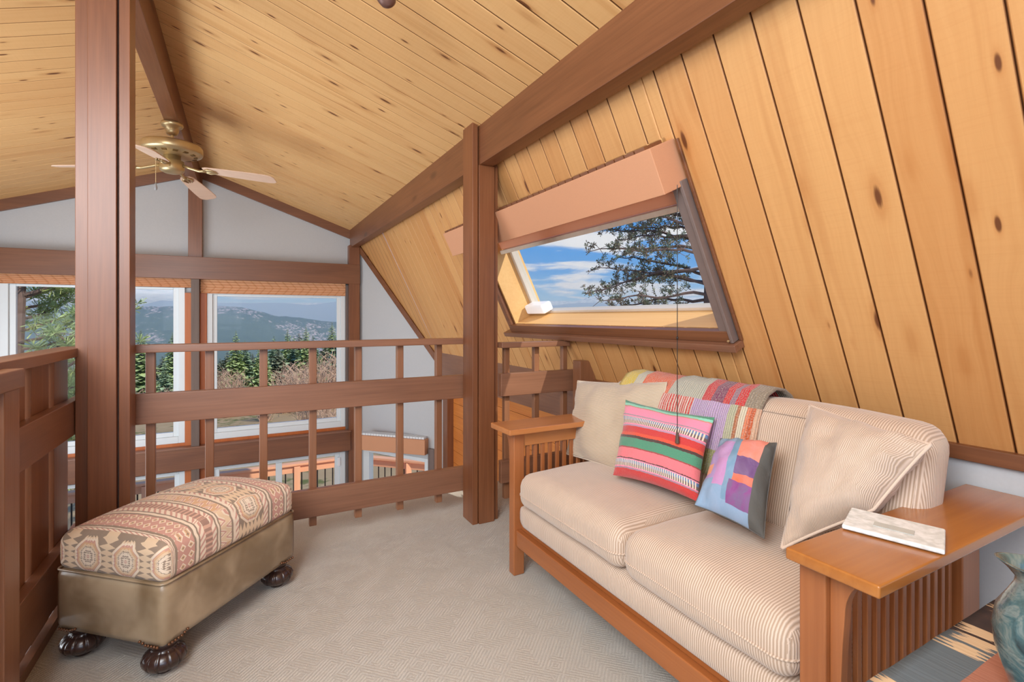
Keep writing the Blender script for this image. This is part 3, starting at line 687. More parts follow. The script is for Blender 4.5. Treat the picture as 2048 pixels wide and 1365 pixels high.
cx=Vector((-.50,4.03,0))
MB().tube([(cx.x,cx.y,2.14),(cx.x,cx.y,1.995)],.0016,6).build('pull_chain',BRASS,t)
MB().lathe((cx.x,cx.y,1.945),[(.002,.05),(.006,.035),(.010,.012),(.007,0),(.002,-.003)],12).build('chain_pendant',plain('grey_pendant',rgb(150,150,152),.4),t,smooth=True)
# dark spotlight tip peeking in at the top edge
SPX,SPY=.428,1.715
t=thing('ceiling_spotlight','brown metal spotlight peeking in at the top edge of the photo','spotlight',(SPX,SPY,CZ(SPX)))
q=Vector((-.28,.30,1)).normalized().to_track_quat('Z','Y').to_matrix(); a_=Vector((SPX,SPY,2.222))
mb=MB(); tmp=MB().lathe((0,0,0),[(.0,-.062),(.014,-.060),(.026,-.050),(.033,-.030),(.036,0),(.037,.055),(.0,.057)],24); mb.add([a_+q@v for v in tmp.v],tmp.f); mb.build('lamp_head',plain('brown_metal',rgb(110,80,72),.4,metal=.2),t,smooth=True)
MB().tube([a_+q@Vector((0,0,.03)),(SPX-.012,SPY+.015,CZ(SPX)-.004)],.008,10).build('stem',BLACKM,t)
MB().lathe((SPX-.012,SPY+.015,CZ(SPX)-.020),[(.04,0),(.04,.02)],20).build('mount',BLACKM,t)

# ---------------------------------------------------------------- soft shapes
def rbox(mb,c,h,r,crown=0.,n=(14,14,7),uvf=None,warp=None,mi=0,bottomcrown=0.):
    """rounded, crowned block as one closed grid"""
    c=Vector(c); nx,ny,nz=n; idx={}; V=[]; UV=[]
    def pt(i,j,k):
        key=(i,j,k)
        if key in idx: return idx[key]
        def cs(q,m,hh,rr):       # denser near edges
            t_=2*q/m-1; s_=math.copysign(abs(t_)**.75,t_); return s_*hh
        p=Vector((cs(i,nx,h[0],r),cs(j,ny,h[1],r),cs(k,nz,h[2],r)))
        inn=Vector([max(-(h[a]-r),min(h[a]-r,p[a])) for a in range(3)])
        d=p-inn
        q_=p
        if d.length>1e-9:
            q_=inn+d*(r/max(max(abs(d[0]),abs(d[1]),abs(d[2])),1e-9))*(max(abs(d[0]),abs(d[1]),abs(d[2]))/d.length)
            dd=d.normalized(); q_=inn+dd*r*min(1,max(abs(v) for v in d)/r) if max(abs(v) for v in d)<r-1e-6 else inn+dd*r
        fx=1-(p.x/h[0])**2; fy=1-(p.y/h[1])**2
        w=max(0,fx)**.6*max(0,fy)**.6
        if k==nz or (q_.z>0): q_=q_+Vector((0,0,crown*w*(max(0,q_.z)/h[2])))
        if q_.z<0: q_=q_-Vector((0,0,bottomcrown*w*(-q_.z/h[2])))
        if warp: q_=warp(q_)
        idx[key]=len(V); V.append(c+q_); UV.append(uvf(p,q_) if uvf else (q_.x,q_.y)); return idx[key]
    F=[]
    for i in range(nx):
        for j in range(ny):
            F.append((pt(i,j,0),pt(i,j+1,0),pt(i+1,j+1,0),pt(i+1,j,0))); F.append((pt(i,j,nz),pt(i+1,j,nz),pt(i+1,j+1,nz),pt(i,j+1,nz)))
    for i in range(nx):
        for k in range(nz):
            F.append((pt(i,0,k),pt(i+1,0,k),pt(i+1,0,k+1),pt(i,0,k+1))); F.append((pt(i,ny,k),pt(i,ny,k+1),pt(i+1,ny,k+1),pt(i+1,ny,k)))
    for j in range(ny):
        for k in range(nz):
            F.append((pt(0,j,k),pt(0,j,k+1),pt(0,j+1,k+1),pt(0,j+1,k))); F.append((pt(nx,j,k),pt(nx,j+1,k),pt(nx,j+1,k+1),pt(nx,j,k+1)))
    mb.add(V,F,UV,mi); return mb
def pillow(name,lab,cs,thick,mat,size,piping=True,seed=0,uv01=False,backmat=None,wrinkle=.006,group=None,pr=.004,pinch=.05,pmat=None):
    """cs: bottom-left, bottom-right, top-right, top-left corners of the seam"""
    A,B,C_,D_=[Vector(p) for p in cs]; n=26
    nr=(B-A).cross(D_-A).normalized()
    t=thing(name,lab,'pillow',tuple((A+B)/2+Vector((0,0,0))),group=group)
    def base(a,b):
        # pull edges inward between the corners
        a2=a; b2=b
        e=pinch
        aa=a*(1-e*(1-b*b)); bb=b*(1-e*(1-a*a))
        s_=(aa+1)/2; u_=(bb+1)/2
        return A*(1-s_)*(1-u_)+B*s_*(1-u_)+C_*s_*u_+D_*(1-s_)*u_
    def th(a,b): return thick*.5*max(0,(1-abs(a)**2.6))**.55*max(0,(1-abs(b)**2.6))**.55
    V=[];UV=[];F=[];mi={}
    for side in (1,-1):
        for j in range(n+1):
            for i in range(n+1):
                a=-1+2*i/n; b=-1+2*j/n; a=math.sin(a*PI/2); b=math.sin(b*PI/2)
                p=base(a,b); w=th(a,b)
                nz=noise.noise(Vector((a*2.2+seed,b*2.2,side*3.1+seed)))*wrinkle*2+noise.noise(Vector((a*6+seed,b*6,side)))*wrinkle
                V.append(p+nr*side*(w+ (nz if w>thick*.1 else 0)))
                UV.append(((a+1)/2,(b+1)/2) if uv01 else ((a+1)/2*size[0],(b+1)/2*size[1]))
    m=(n+1)**2; MI=[]
    mb=MB()
    f1=[];f2=[]
    for j in range(n):
        for i in range(n):
            q=(j*(n+1)+i,j*(n+1)+i+1,(j+1)*(n+1)+i+1,(j+1)*(n+1)+i); f1.append(q); f2.append(tuple(k+m for k in q[::-1]))
    mb.v=V; mb.f=f1+f2
    for k,f in enumerate(mb.f): mb.uv[k]=[UV[i] for i in f]
    if backmat:
        for k in range(len(f1),len(mb.f)): mb.mi[k]=1
    mats=[mat,backmat] if backmat else mat
    o=mb.build('cover',mats,t,smooth=True)
    if piping:
        loop=[base(math.sin(-PI/2+PI*i/16),-1) for i in range(17)]+[base(1,math.sin(-PI/2+PI*i/16)) for i in range(1,17)]+[base(math.sin(PI/2-PI*i/16),1) for i in range(1,17)]+[base(-1,math.sin(PI/2-PI*i/16)) for i in range(1,17)]
        MB().tube(loop,pr,6).build('piping',pmat or mat,t,smooth=True)
    return t

# ---------------------------------------------------------------- sofa
t=thing('sofa','two-seat mission style sofa, orange oak frame with cream corduroy cushions','sofa',(1.4,1.23,0))
LY0,LY1=.574,1.862        # inner post faces
def post(y0,y1): 
    MB().box((1.016,y0,0),(1.067,y1,.610)).build('leg',OAKZ,t,bevel=.004)
    MB().box((1.62,y0,0),(1.72,y1,.610)).build('leg',OAKZ,t,bevel=.004)
post(.574,.628); post(1.860,1.905)
def arm(y0,y1,mat): MB().box((.970,y0,.610),(1.785,y1,.634)).build('arm_rest',mat,t,bevel=.004)
arm(.457,.628,OAKM); arm(1.812,1.992,OAKX)
def side(ya,yb,ys,out):
    MB().box((1.067,ya,.545),(1.62,yb,.610)).build('arm_rail',OAKX,t,bevel=.003)
    MB().box((1.067,ya,.130),(1.62,yb,.200)).build('side_rail',OAKX,t,bevel=.003)
    n=14
    for k in range(n):
        x=1.095+k*(.50/(n-1)); MB().box((x-.0085,ys,.200),(x+.0085,ys+.012,.545)).build('slat',OAKZ,t,bevel=.002)
    MB().box((1.045,min(ya,yb),.13),(1.60,max(ya,yb),.13)) 
side(.582,.612,.590,-1); side(1.868,1.898,1.876,1)
# corbels under the arms, outside the front posts
def corbel(yo,sgn):
    prof=[(yo,.610),(yo+sgn*.086,.610),(yo+sgn*.084,.603)]+[(yo+sgn*(.084-.056*math.sin(R(a))),.603-.085*(1-math.cos(R(a)))) for a in range(10,91,10)]+[(yo+sgn*.024,.46),(yo+sgn*.020,.36),(yo+sgn*.018,.20),(yo+sgn*.016,.0),(yo,.0)]
    mb=MB(); mb.prism([(1.030,y,z) for y,z in prof],(.024,0,0)); mb.build('corbel',OAKZ,t,bevel=.002)
corbel(.574,-1); corbel(1.905,1)
# lower solid panel of the near side behind the corbel
MB().box((1.054,.560,.0),(1.074,.574,.610)).build('panel_edge',OAKZ,t,bevel=.002)
MB().box((1.024,.628,.128),(1.050,1.860,.196)).build('front_rail',OAKY,t,bevel=.004)
MB().box((1.050,.628,.170),(1.075,1.860,.214)).build('seat_rail',OAKY,t,bevel=.004)
MB().box((1.70,.628,.30),(1.73,1.860,.60)).build('back_frame',OAKY,t,bevel=.004)
mb=MB(); rbox(mb,(1.37,1.244,.262),(.345,.610,.052),.036,.0,(10,20,5)); mb.build('deck_cushion',CORD,t,smooth=True)
def seat(y0,y1,sd):
    mb=MB()
    def warp(q):
        d=noise.noise(Vector((q.x*5+sd,q.y*5,q.z*4)))*.006
        return q+Vector((d*.5,0,d))
    rbox(mb,((1.005+1.66)/2,(y0+y1)/2,.383),((1.66-.998)/2,(y1-y0)/2,.070),.050,.034,(22,20,8),warp=warp); o=mb.build('seat_cushion',CORD,t,smooth=True)
    r=.05; hx,hy=(1.66-.998)/2,(y1-y0)/2
    for zz in (.372,):
        L=[]
        cx,cy=(1.005+1.66)/2,(y0+y1)/2
        for (sx,sy,a0) in ((1,1,0),(-1,1,90),(-1,-1,180),(1,-1,270)):
            for k in range(7):
                a=R(a0+15*k); L.append((cx+sx*(hx-r)+r*math.cos(a)*1.01,cy+sy*(hy-r)+r*math.sin(a)*1.01,zz))
        L.append(L[0]); MB().tube(L,.0032,6).build('piping',CORD,o,smooth=True)
seat(.640,1.176,1.3); seat(1.180,1.815,4.1)
def backc(y0,y1,sd):
    mb=MB()
    def warp(q):
        z=q.z; lean=(z+.19)*.30
        n_=noise.noise(Vector((q.y*3+sd,q.z*4,q.x*3)))*.012
        return Vector((q.x+lean+n_,q.y,q.z+n_*.5))
    rbox(mb,(1.455,(y0+y1)/2,.635),(.085,(y1-y0)/2,.185),.062,.012,(8,22,14),warp=warp); o=mb.build('back_cushion',CORD,t,smooth=True)
    for xo in (-.073,.073):
        pts=[]
        hy,hz,r=(y1-y0)/2,.185,.062
        for (sy,sz,a0) in ((1,1,0),(-1,1,90),(-1,-1,180),(1,-1,270)):
            for k in range(7):
                a=R(a0+15*k); r2=math.sqrt(r*r-(abs(xo)-(.085-r))**2)+.001; yy=sy*(hy-r)+r2*math.cos(a); zz=sz*(hz-r)+r2*math.sin(a)
                pts.append((1.455+xo+(zz+.19)*.30,(y0+y1)/2+yy,.635+zz+.004))
        pts.append(pts[0]); MB().tube(pts,.0035,6).build('piping',CORD,o,smooth=True)
backc(.585,1.200,2.2); backc(1.205,1.80,7.7)

# pillows
pillow('throw_pillow','plain cream corduroy pillow standing at the far end of the sofa against the throw',
 [(1.335,1.930,.462),(1.350,1.385,.480),(1.500,1.468,.838),(1.490,2.057,.779)],.13,CORDV,(.6,.4),seed=3,wrinkle=.009,pr=.0035,pinch=.04)
pillow('throw_pillow','pink, red and green woven striped pillow leaning in the middle of the sofa',
 [(1.225,1.468,.508),(1.272,1.112,.514),(1.430,1.178,.756),(1.370,1.564,.766)],.12,STRIPES,(1,1),piping=False,seed=11,uv01=True,wrinkle=.005,pinch=.08)
pillow('throw_pillow','small patchwork pillow in blue, lavender and coral with a charcoal edge',
 [(1.170,1.036,.548),(1.205,.838,.520),(1.358,.905,.737),(1.362,1.098,.708)],.13,PATCH,(1,1),piping=True,seed=21,uv01=True,backmat=GREYB,pr=.002,pinch=.06,pmat=GREYB)
pillow('throw_pillow','large cream corduroy pillow leaning on the near arm of the sofa',
 [(1.222,.800,.505),(1.330,.640,.640),(1.425,.565,.800),(1.500,.893,.835)],.16,CORDU,(.45,.42),seed=33,wrinkle=.009,pr=.0045,pinch=.03)
# knitted throw draped over the back
mb=MB(); y0,y1=1.045,1.735
path=[(1.415,.560),(1.432,.63),(1.452,.70),(1.474,.76),(1.498,.80),(1.530,.835),(1.570,.848),(1.610,.842),(1.640,.825),(1.665,.79)]
n=24; V=[];UV=[]
for side in (0,1):
    for i,(x,z) in enumerate(path):
        a=Vector(path[min(i+1,len(path)-1)])-Vector(path[max(i-1,0)]); nn=Vector((-a.y,a.x)).normalized()
        for j in range(n+1):
            y=y0+(y1-y0)*j/n+ (.05*(1-i/9.))*( -1 if j==0 else 0)*.3
            wv=.004*math.sin(j*1.9+i*.6)+.006*noise.noise(Vector((i*.5,j*.3,2)))
            o_=(.014+wv+ (0.004 if side==0 else -.004)) 
            V.append((x+nn.x*o_,y+.010*math.sin(i*.8)*(j/n-.5),z+nn.y*o_)); UV.append((1-j/n,i/(len(path)-1)))
F=[];m=len(path)*(n+1)
for i in range(len(path)-1):
    for j in range(n):
        q=(i*(n+1)+j,(i+1)*(n+1)+j,(i+1)*(n+1)+j+1,i*(n+1)+j+1); F.append(q); F.append(tuple(k+m for k in q[::-1]))
for i in range(len(path)-1):
    for j in (0,n):
        q=(i*(n+1)+j,(i+1)*(n+1)+j,(i+1)*(n+1)+j+m,i*(n+1)+j+m); F.append(q if j else q[::-1])
for j in range(n):
    for i in (0,len(path)-1):
        q=(i*(n+1)+j,i*(n+1)+j+1,i*(n+1)+j+1+m,i*(n+1)+j+m); F.append(q)
mb.add(V,F,UV)
tag(mb.build('knitted_throw',KNIT,smooth=True),'colourful patchwork knitted throw draped over the sofa back','throw')
# paper booklet
mb=MB(); P0=[(1.158,.620,.636),(1.204,.454,.636),(1.328,.500,.636),(1.283,.665,.636)]
t=thing('booklet','small grey-white booklet with a rough handmade-paper cover lying on the near arm of the sofa','booklet',(1.24,.56,.636))
mb.prism(P0,(0,0,.010)); mb.build('cover',PAPER,t,bevel=.003)
c0=Vector((1.235,.555,.6465)); ax=(Vector(P0[1])-Vector(P0[0])).normalized(); ay=(Vector(P0[3])-Vector(P0[0])).normalized()
MB().hexa(c0-ax*.035-ay*.018,ax*.07,ay*.028,Vector((0,0,.0012))).build('printed_panel',plain('grey_print',rgb(192,194,188),.9),t)

# ---------------------------------------------------------------- ottoman (local frame, long axis = local Y)
OA=Vector((-.215,1.815,0)); ux=Vector((-.31,.305,0)).normalized(); uy=Vector((.407,.45,0)).normalized()
OWd,OLn=.430,.607
ang=math.atan2(uy.y,uy.x)-PI/2
cen=OA+ux*OWd/2+uy*OLn/2
t=thing('ottoman','long upholstered ottoman with kilim top, bronze leather sides and dark bun feet','ottoman',(cen.x,cen.y,0),ang)
hx,hy=OWd/2,OLn/2
mb=MB()
def warpL(q):
    s_=1-.05*((q.z+.1)/.2)*0
    bulge=.006*math.cos(q.z/.1*PI/2)
    return Vector((q.x*(1+bulge),q.y*(1+bulge),q.z-(.018*max(0,1-abs(q.x)/hx*1.35)*max(0,1-abs(abs(q.y)/hy-0)*.0) if q.z<-.08 else 0)*0))
rbox(mb,(0,0,.195),(hx,hy,.100),.020,.0,(14,18,6),warp=warpL); mb.build('leather_base',LEATHER,t,smooth=True,world=False)
def kuv(p,q):
    dz=max(0,.06-q.z)
    ey=1. if abs(p.y)>hy-.021 and abs(p.y)/hy>=abs(p.x)/hx else 0.
    u_=q.x; v_=q.y
    if p.y<-hy+.03 : v_=-hy-dz+.0
    if p.y>hy-.03: v_=hy+dz
    if abs(p.x)>hx-.03 and not (abs(p.y)>hy-.03): u_=math.copysign(hx+dz,p.x)
    return (u_,v_+hy)
mb=MB(); rbox(mb,(0,0,.345),(hx-.001,hy-.001,.058),.030,.052,(26,34,9),uvf=kuv); mb.build('kilim_cushion',KILIM,t,smooth=True,world=False)
L=[]
for (sx,sy,a0) in ((1,1,0),(-1,1,90),(-1,-1,180),(1,-1,270)):
    for k in range(7): a=R(a0+15*k); L.append((sx*(hx-.02)+.0185*math.cos(a),sy*(hy-.02)+.0185*math.sin(a),.291))
L.append(L[0]); MB().tube(L,.0035,8).build('welt',LEATHER,t,smooth=True,world=False)
def foot(x,y):
    mb=MB(); prof=[(.024,0),(.027,.003),(.026,.009),(.036,.012),(.051,.020),(.060,.033),(.061,.045),(.055,.058),(.042,.067),(.033,.071),(.034,.078),(.040,.086),(.046,.099)]
    mb.lathe((x,y,0),prof,96,fn=lambda a,i:1-(.13*max(0,1-abs(math.sin(a*6))*3.2) if 3<i<9 else 0)); mb.build('bun_foot',CLAW,t,smooth=True,world=False)
for x in (-1,1):
    for y in (-1,1): foot(x*(hx-.050),y*(hy-.050))
mb=MB()
for sx in (-1,1):
    for sy in (-1,1):
        for k in range(7):
            for (px,py) in ((sx*(hx+.001),sy*(hy-.02-k*.011)),(sx*(hx-.02-k*.011),sy*(hy+.001))):
                mb.lathe((px,py,.103-(.0 if k<5 else -.004*(k-4))),[(.001,-.0045),(.0045,-.002),(.0045,.002),(.001,.0045)],8)
o=mb.build('nail_trim',plain('nail_brass',rgb(120,84,60),.35,metal=.7),t,smooth=True,world=False); o['kind']='stuff'

# ---------------------------------------------------------------- side table, runner, vase
tr=R(-1.5)
t=thing('side_table','dark wooden table at the lower right corner beside the sofa','table',(1.15,.24,0))
MB().box((.80,.02,.487),(1.42,.425,.515)).build('table_top',TABLE,t,bevel=.004)
for x in (.83,1.39):
    for y in (.05,.395): MB().box((x-.02,y-.02,0),(x+.02,y+.02,.487)).build('leg',TABLE,t,bevel=.003)
mb=MB(); nx,ny=40,24; V=[]
for i in range(nx+1):
    for j in range(ny+1):
        x=.795+.585*i/nx; y=.015+.416*j/ny
        V.append((x,y,.520+.003*noise.noise(Vector((x*14,y*14,0)))))
F=[(i*(ny+1)+j,(i+1)*(ny+1)+j,(i+1)*(ny+1)+j+1,i*(ny+1)+j+1) for i in range(nx) for j in range(ny)]
mb.add(V,F); o=mb.build('table_runner',RUNNER,smooth=True); sd=o.modifiers.new('s','SOLIDIFY'); sd.thickness=.004
tag(o,'dark woven runner with cream streaks on the side table','table runner')
VX,VY=1.036,.269
mb=MB(); pr=[(.028,.524),(.036,.527),(.046,.565),(.057,.600),(.061,.635),(.056,.663),(.044,.685),(.036,.702),(.0345,.712),(.040,.724),(.049,.732),(.0505,.7335),(.047,.734),(.037,.722),(.030,.710),(.030,.69),(.04,.65),(.04,.56),(.0,.54)]
mb.lathe((VX,VY,0),pr,64,fn=lambda a,i:1+(.12*math.sin(a*3+2.2)+.05*math.sin(a*5)) if 8<i<14 else 1)
tag(mb.build('vase',GLAZE,smooth=True),'teal glazed round vase with a flared wavy rim on the side table','vase')

# ---------------------------------------------------------------- outdoors
def dirpx(x,y):
    u=(x-1024)/999.3; v=-(y-635.2)/999.3; s,c=math.sin(YAW),math.cos(YAW)
    return Vector((s+u*c,c-u*s,v))
def forest(name,c0,c1,rock,sc,rk=.6):
    g=G(name); x,y,z=g.obj(); w=g.vec(x,y,z); n=g.noise(w,sc,5,.7); n2=g.noise(w,sc*.12,4,.6); n3=g.noise(w,sc*4,3,.7)
    col=g.mix(n,c0,c1); m=g.sm(n2*.6+n*.4,rk,rk+.05)*g.sm(n3,.45,.6); col=g.mix(m,col,rock)
    return g.bsdf(col,1.,spec=0.)
FAR=forest('far_forest',rgb(38,56,62),rgb(62,80,84),rgb(120,120,120),.003,.9)
MID=forest('mid_forest',rgb(44,62,44),rgb(92,110,78),rgb(190,172,172),.02,.51)
SNOW=forest('snow_peak',rgb(232,236,240),rgb(250,250,252),rgb(120,130,140),.0022,.50)
GRASS=forest('dry_grass',rgb(150,124,92),rgb(196,168,132),rgb(110,112,70),.5,.50)
def ridge(name,lab,crest,D,drop,mat,amp,run=.45,n=140,foot=None):
    """a mountain slope with a crest line at distance D, falling toward the house"""
    xs=[c_[0] for c_ in crest]; V=[];rows=14
    for i in range(n+1):
        px=xs[0]+(xs[-1]-xs[0])*i/n
        for a,b in zip(crest[:-1],crest[1:]):
            if a[0]<=px<=b[0]: f=(px-a[0])/(b[0]-a[0]); py=a[1]+(b[1]-a[1])*f; break
        d0=dirpx(px,py); h0=Vector((d0.x,d0.y,0)).normalized(); el=d0.z/math.hypot(d0.x,d0.y)
        for j in range(rows+1):
            q=j/rows; dist=D*(1-run*q)
            z=1.1+el*D-drop*(q**.8)+noise.noise(Vector((i*.22,j*.35,D*.01)))*amp*(.25+q)+noise.noise(Vector((i*.9,j,D*.02)))*amp*.18
            V.append((h0.x*dist,h0.y*dist,z))
        V.append((h0.x*D*1.25,h0.y*D*1.25,-drop))
    r=rows+2; F=[]
    for i in range(n):
        for j in range(rows): F.append((i*r+j,i*r+j+1,(i+1)*r+j+1,(i+1)*r+j))
        F.append((i*r,(i+1)*r,(i+1)*r+r-1,i*r+r-1))
    mb=MB(); mb.add(V,F); return tag(mb.build(name,mat,smooth=True),lab,'mountain',kind='structure')
ridge('distant_mountain','pale snow-capped range on the horizon',[(-400,585),(0,590),(147,577),(272,577),(355,579),(434,606),(760,606),(960,604),(1064,604),(1120,602),(1150,604),(1185,593),(1230,594),(1300,597),(1440,594),(1900,600)],22000,900,SNOW,160,run=.2)
ridge('blue_ridge','long flat blue forested ridge beyond the gable windows',[(-500,602),(0,600),(100,603),(147,611),(272,614),(300,606),(325,601),(352,603),(434,606),(560,607),(625,610),(660,605),(690,603),(760,602),(960,610),(1060,613),(1110,611),(1150,607),(1200,606),(1290,613),(1440,612),(1900,615)],9000,700,FAR,55,run=.35)
ridge('rocky_hill','green forested hill with pale rock outcrops beyond the gable windows',[(-500,640),(0,640),(147,640),(240,622),(272,616),(300,613),(352,613),(434,612),(480,614),(530,626),(560,634),(590,634),(640,642),(690,646),(760,652),(960,665),(1500,690)],2600,420,MID,26,run=.62)
def GZ(d): return -3.3-.085*(d-10) if d>10 else -3.3
mb=MB(); V=[]; na,nd=60,40
for i in range(na+1):
    a=R(-100)+R(200)*i/na
    for j in range(nd+1):
        d=9*(1.118**j); z=GZ(d)+noise.noise(Vector((math.sin(a)*d*.06,math.cos(a)*d*.06,0)))*min(3,d*.04)
        if d>140: z-=(d-140)*.28
        V.append((math.sin(a)*d,math.cos(a)*d,z))
F=[(i*(nd+1)+j,i*(nd+1)+j+1,(i+1)*(nd+1)+j+1,(i+1)*(nd+1)+j) for i in range(na) for j in range(nd)]
mb.add(V,F); struct('hillside_ground',mb,GRASS,smooth=True)
# haze: a real, thin layer of air over the valley
g=G('valley_haze'); vs=g.n('ShaderNodeVolumeScatter'); vs.inputs['Color'].default_value=(.62,.76,1,1); vs.inputs['Density'].default_value=.00032
o=g.n('ShaderNodeOutputMaterial'); g.t.links.new(vs.outputs[0],o.inputs['Volume'])
mb=MB().box((-16000,420,-1500),(20000,18500,250)); o=mb.build('valley_haze',g.m); tag(o,kind='stuff',label='thin blue haze over the valley beyond the windows',cat='haze')
# deck
t=thing('deck_railing','orange wooden deck railing with thin dark balusters outside the lower windows','railing',(0,9.5,LOW))
pts=[Vector((-4.2,9.5,0)),Vector((1.88,9.5,0)),Vector((4.6,6.8,0))]
for a,b in zip(pts[:-1],pts[1:]):
    d=(b-a); L=d.length; d.normalize(); w=Vector((-d.y,d.x,0))
    MB().hexa(a-w*.07+Vector((0,0,-1.49)),d*L,w*.14,Vector((0,0,.04))).build('cap_rail',DECK,t,bevel=.004)
    MB().hexa(a-w*.02+Vector((0,0,-1.62)),d*L,w*.04,Vector((0,0,.13))).build('side_rail',DECK,t,bevel=.004)
    MB().hexa(a-w*.02+Vector((0,0,-2.45)),d*L,w*.04,Vector((0,0,.09))).build('bottom_rail',DECK,t,bevel=.004)
    mb=MB(); k=int(L/.13)
    for i in range(k): p=a+d*(.06+i*.13); mb.tube([(p.x,p.y,-2.40),(p.x,p.y,-1.60)],.011,6)
    o=mb.build('balusters',BLACKM,t); o['kind']='stuff'
for p in (Vector((-3.2,9.47,0)),Vector((-1.3,9.47,0)),Vector((.85,9.47,0)),Vector((1.95,9.40,0)),Vector((2.62,8.75,0)),Vector((4.0,7.35,0))):
    MB().box((p.x-.05,p.y-.05,-2.6),(p.x+.05,p.y+.05,-1.50)).build('deck_post',DECKZ,t,bevel=.004)
mb=MB()
for i in range(24): mb.box((-4.2,6.2+i*.145,-2.64),(4.6,6.2+i*.145+.138,-2.60))
struct('deck_floor',mb,DECK)
# trees
NEED=plain('pine_needles',rgb(174,188,128),.9,nz=.3,scale=3,spec=.1); NEED2=plain('spruce_needles',rgb(140,144,116),.9,nz=.3,scale=3,spec=.1); NEEDD=plain('dark_conifer',rgb(150,168,132),.95,nz=.3,scale=1,spec=.05)
NEED3=plain('pine_needles_light',rgb(184,190,116),.9,nz=.25,scale=2,spec=.1)
BARK=plain('bark',rgb(122,96,84),.9,nz=.2,scale=12); TWIG=plain('bare_twig',rgb(196,160,134),.9,nz=.1,scale=5)
def conifer(seed,h,w,loose=0.):
    rn=random.Random(seed); mb=MB(); n=int(26+h*2)
    for i in range(n):
        f=i/n; z=h*(.12+.88*f); rad=w*(1-f)**.8*(1+rn.uniform(-.25,.25)); m=max(5,int(11*(1-f)+4))
        a0=rn.random()*6.28
        for k in range(m):
            a=a0+6.283*k/m+rn.uniform(-.3,.3); r=rad*rn.uniform(.6,1.1); dz=-.18*r+rn.uniform(-.1,.1)*r
            c_,s_=math.cos(a),math.sin(a); q=.20*r+.1
            for (r0,r1,ww) in ((.05,.55,.8),(.4,1.,1.)):
                p0=Vector((c_*r*r0,s_*r*r0,z+dz*r0)); p1=Vector((c_*r*r1,s_*r*r1,z+dz*r1+rn.uniform(-.1,.15)*r)); sd_=Vector((-s_,c_,rn.uniform(-.3,.3)))*q*ww
                mid=(p0+p1)/2+Vector((0,0,.08*r))
                mb.add([p0,mid+sd_,p1,mid-sd_,mid+Vector((0,0,-.12*r))],[(0,1,2),(0,2,3),(0,4,2)])
    return mb
def trunk(mb,h,r): return mb.tube([(0,0,-.5),(0,0,h*.5),(0,0,h*.97)],[r,r*.6,r*.1],7)
protos=[]
for k,(h,w) in enumerate(((9,2.2),(7.5,2.6),(10.5,2.4))):
    t0=thing('pine_tree','green conifer on the slope below the gable windows','tree',(0,0,-50),group='conifers on the near slope')
    conifer(k+5,h,w).build('foliage',[NEEDD,NEED2,NEED][k],t0,world=False); trunk(MB(),h,.16).build('trunk',BARK,t0,world=False); protos.append(t0)
rn=random.Random(4)
spots=[(200,75,.8),(238,60,.9),(282,70,1.0),(300,95,.8),(325,90,.8),(345,80,.9),(365,100,.9),(455,95,1.0),(472,80,.85),(490,110,1.0),(505,120,1.0),(520,78,.7),(548,100,1.0),(556,80,.95),(575,105,1.1),(588,90,1.05),(598,95,1.2),(612,85,1.0),(626,100,1.0),(650,90,1.0),(664,100,1.2),(680,80,1.15),(700,95,1.1),(120,75,.8),(60,80,.8),(440,130,.9),(532,60,.55),(330,55,.5),(480,62,.45),(640,60,.5),(760,70,.9),(800,60,.8),(830,90,1)]
for i,(px,d,s) in enumerate(spots):
    o=protos[i%3] if i<3 else copy_tree(protos[i%3])
    v=dirpx(px,635); hv=Vector((v.x,v.y,0)).normalized()*d
    o.location=(hv.x,hv.y,GZ(d)-.3); o.scale=(s,s,s*rn.uniform(.8,1.05)); o.rotation_euler.z=rn.random()*6
# bare shrubs
mb=MB(); rn=random.Random(9)
for k in range(46):
    a=rn.random()*6.28; p=Vector((rn.uniform(-.3,.3),rn.uniform(-.3,.3),0)); d=Vector((math.cos(a)*.55,math.sin(a)*.55,1)).normalized(); P=[p]
    for j in range(4):
        p=p+d*rn.uniform(.4,.6); d=(d+Vector((rn.uniform(-.35,.35),rn.uniform(-.35,.35),.15))).normalized(); P.append(p)
        q=p+Vector((rn.uniform(-.5,.5),rn.uniform(-.5,.5),rn.uniform(.2,.6))); mb.tube([p,(p+q)/2+Vector((0,0,.04)),q],[.012,.009,.004],3,cap=False)
    mb.tube(P,[.03,.022,.016,.012,.006],4,cap=False)
b0=tag(mb.build('bare_shrub',TWIG),'leafless pinkish shrub on the dry grass below the gable windows','shrub',group='leafless shrubs on the near slope')
for i,(px,d,s) in enumerate([(570,40,1.4),(600,42,1.6),(640,38,1.7),(668,40,1.9),(690,44,1.8),(440,60,1.5),(462,58,1.4),(530,36,1.0),(620,30,.9),(660,28,.9),(450,40,1.),(285,42,1.0),(340,45,1.0),(590,55,1.6),(780,20,1.0),(830,18,1.0),(700,22,.9)]):
    o=b0 if i==0 else b0.copy()
    if i: COL.objects.link(o)
    v=dirpx(px,635); hv=Vector((v.x,v.y,0)).normalized()*d; o.location=(hv.x,hv.y,GZ(d)-.2); o.scale=(s,s,s); o.rotation_euler.z=i*1.3
# big branching trees
def tuft(mb,c,r,n,rn,wd=.012):
    for k in range(n):
        d=Vector((rn.gauss(0,1),rn.gauss(0,1),rn.gauss(0,.8)+.35)).normalized(); s_=d.cross(Vector((rn.random(),rn.random(),rn.random()))).normalized()*wd
        p=c+d*r*rn.uniform(0,.25); q=c+d*r*rn.uniform(.7,1.1)
        mb.add([p-s_*.4,p+s_*.4,q+s_,q-s_],[(0,1,2,3)])
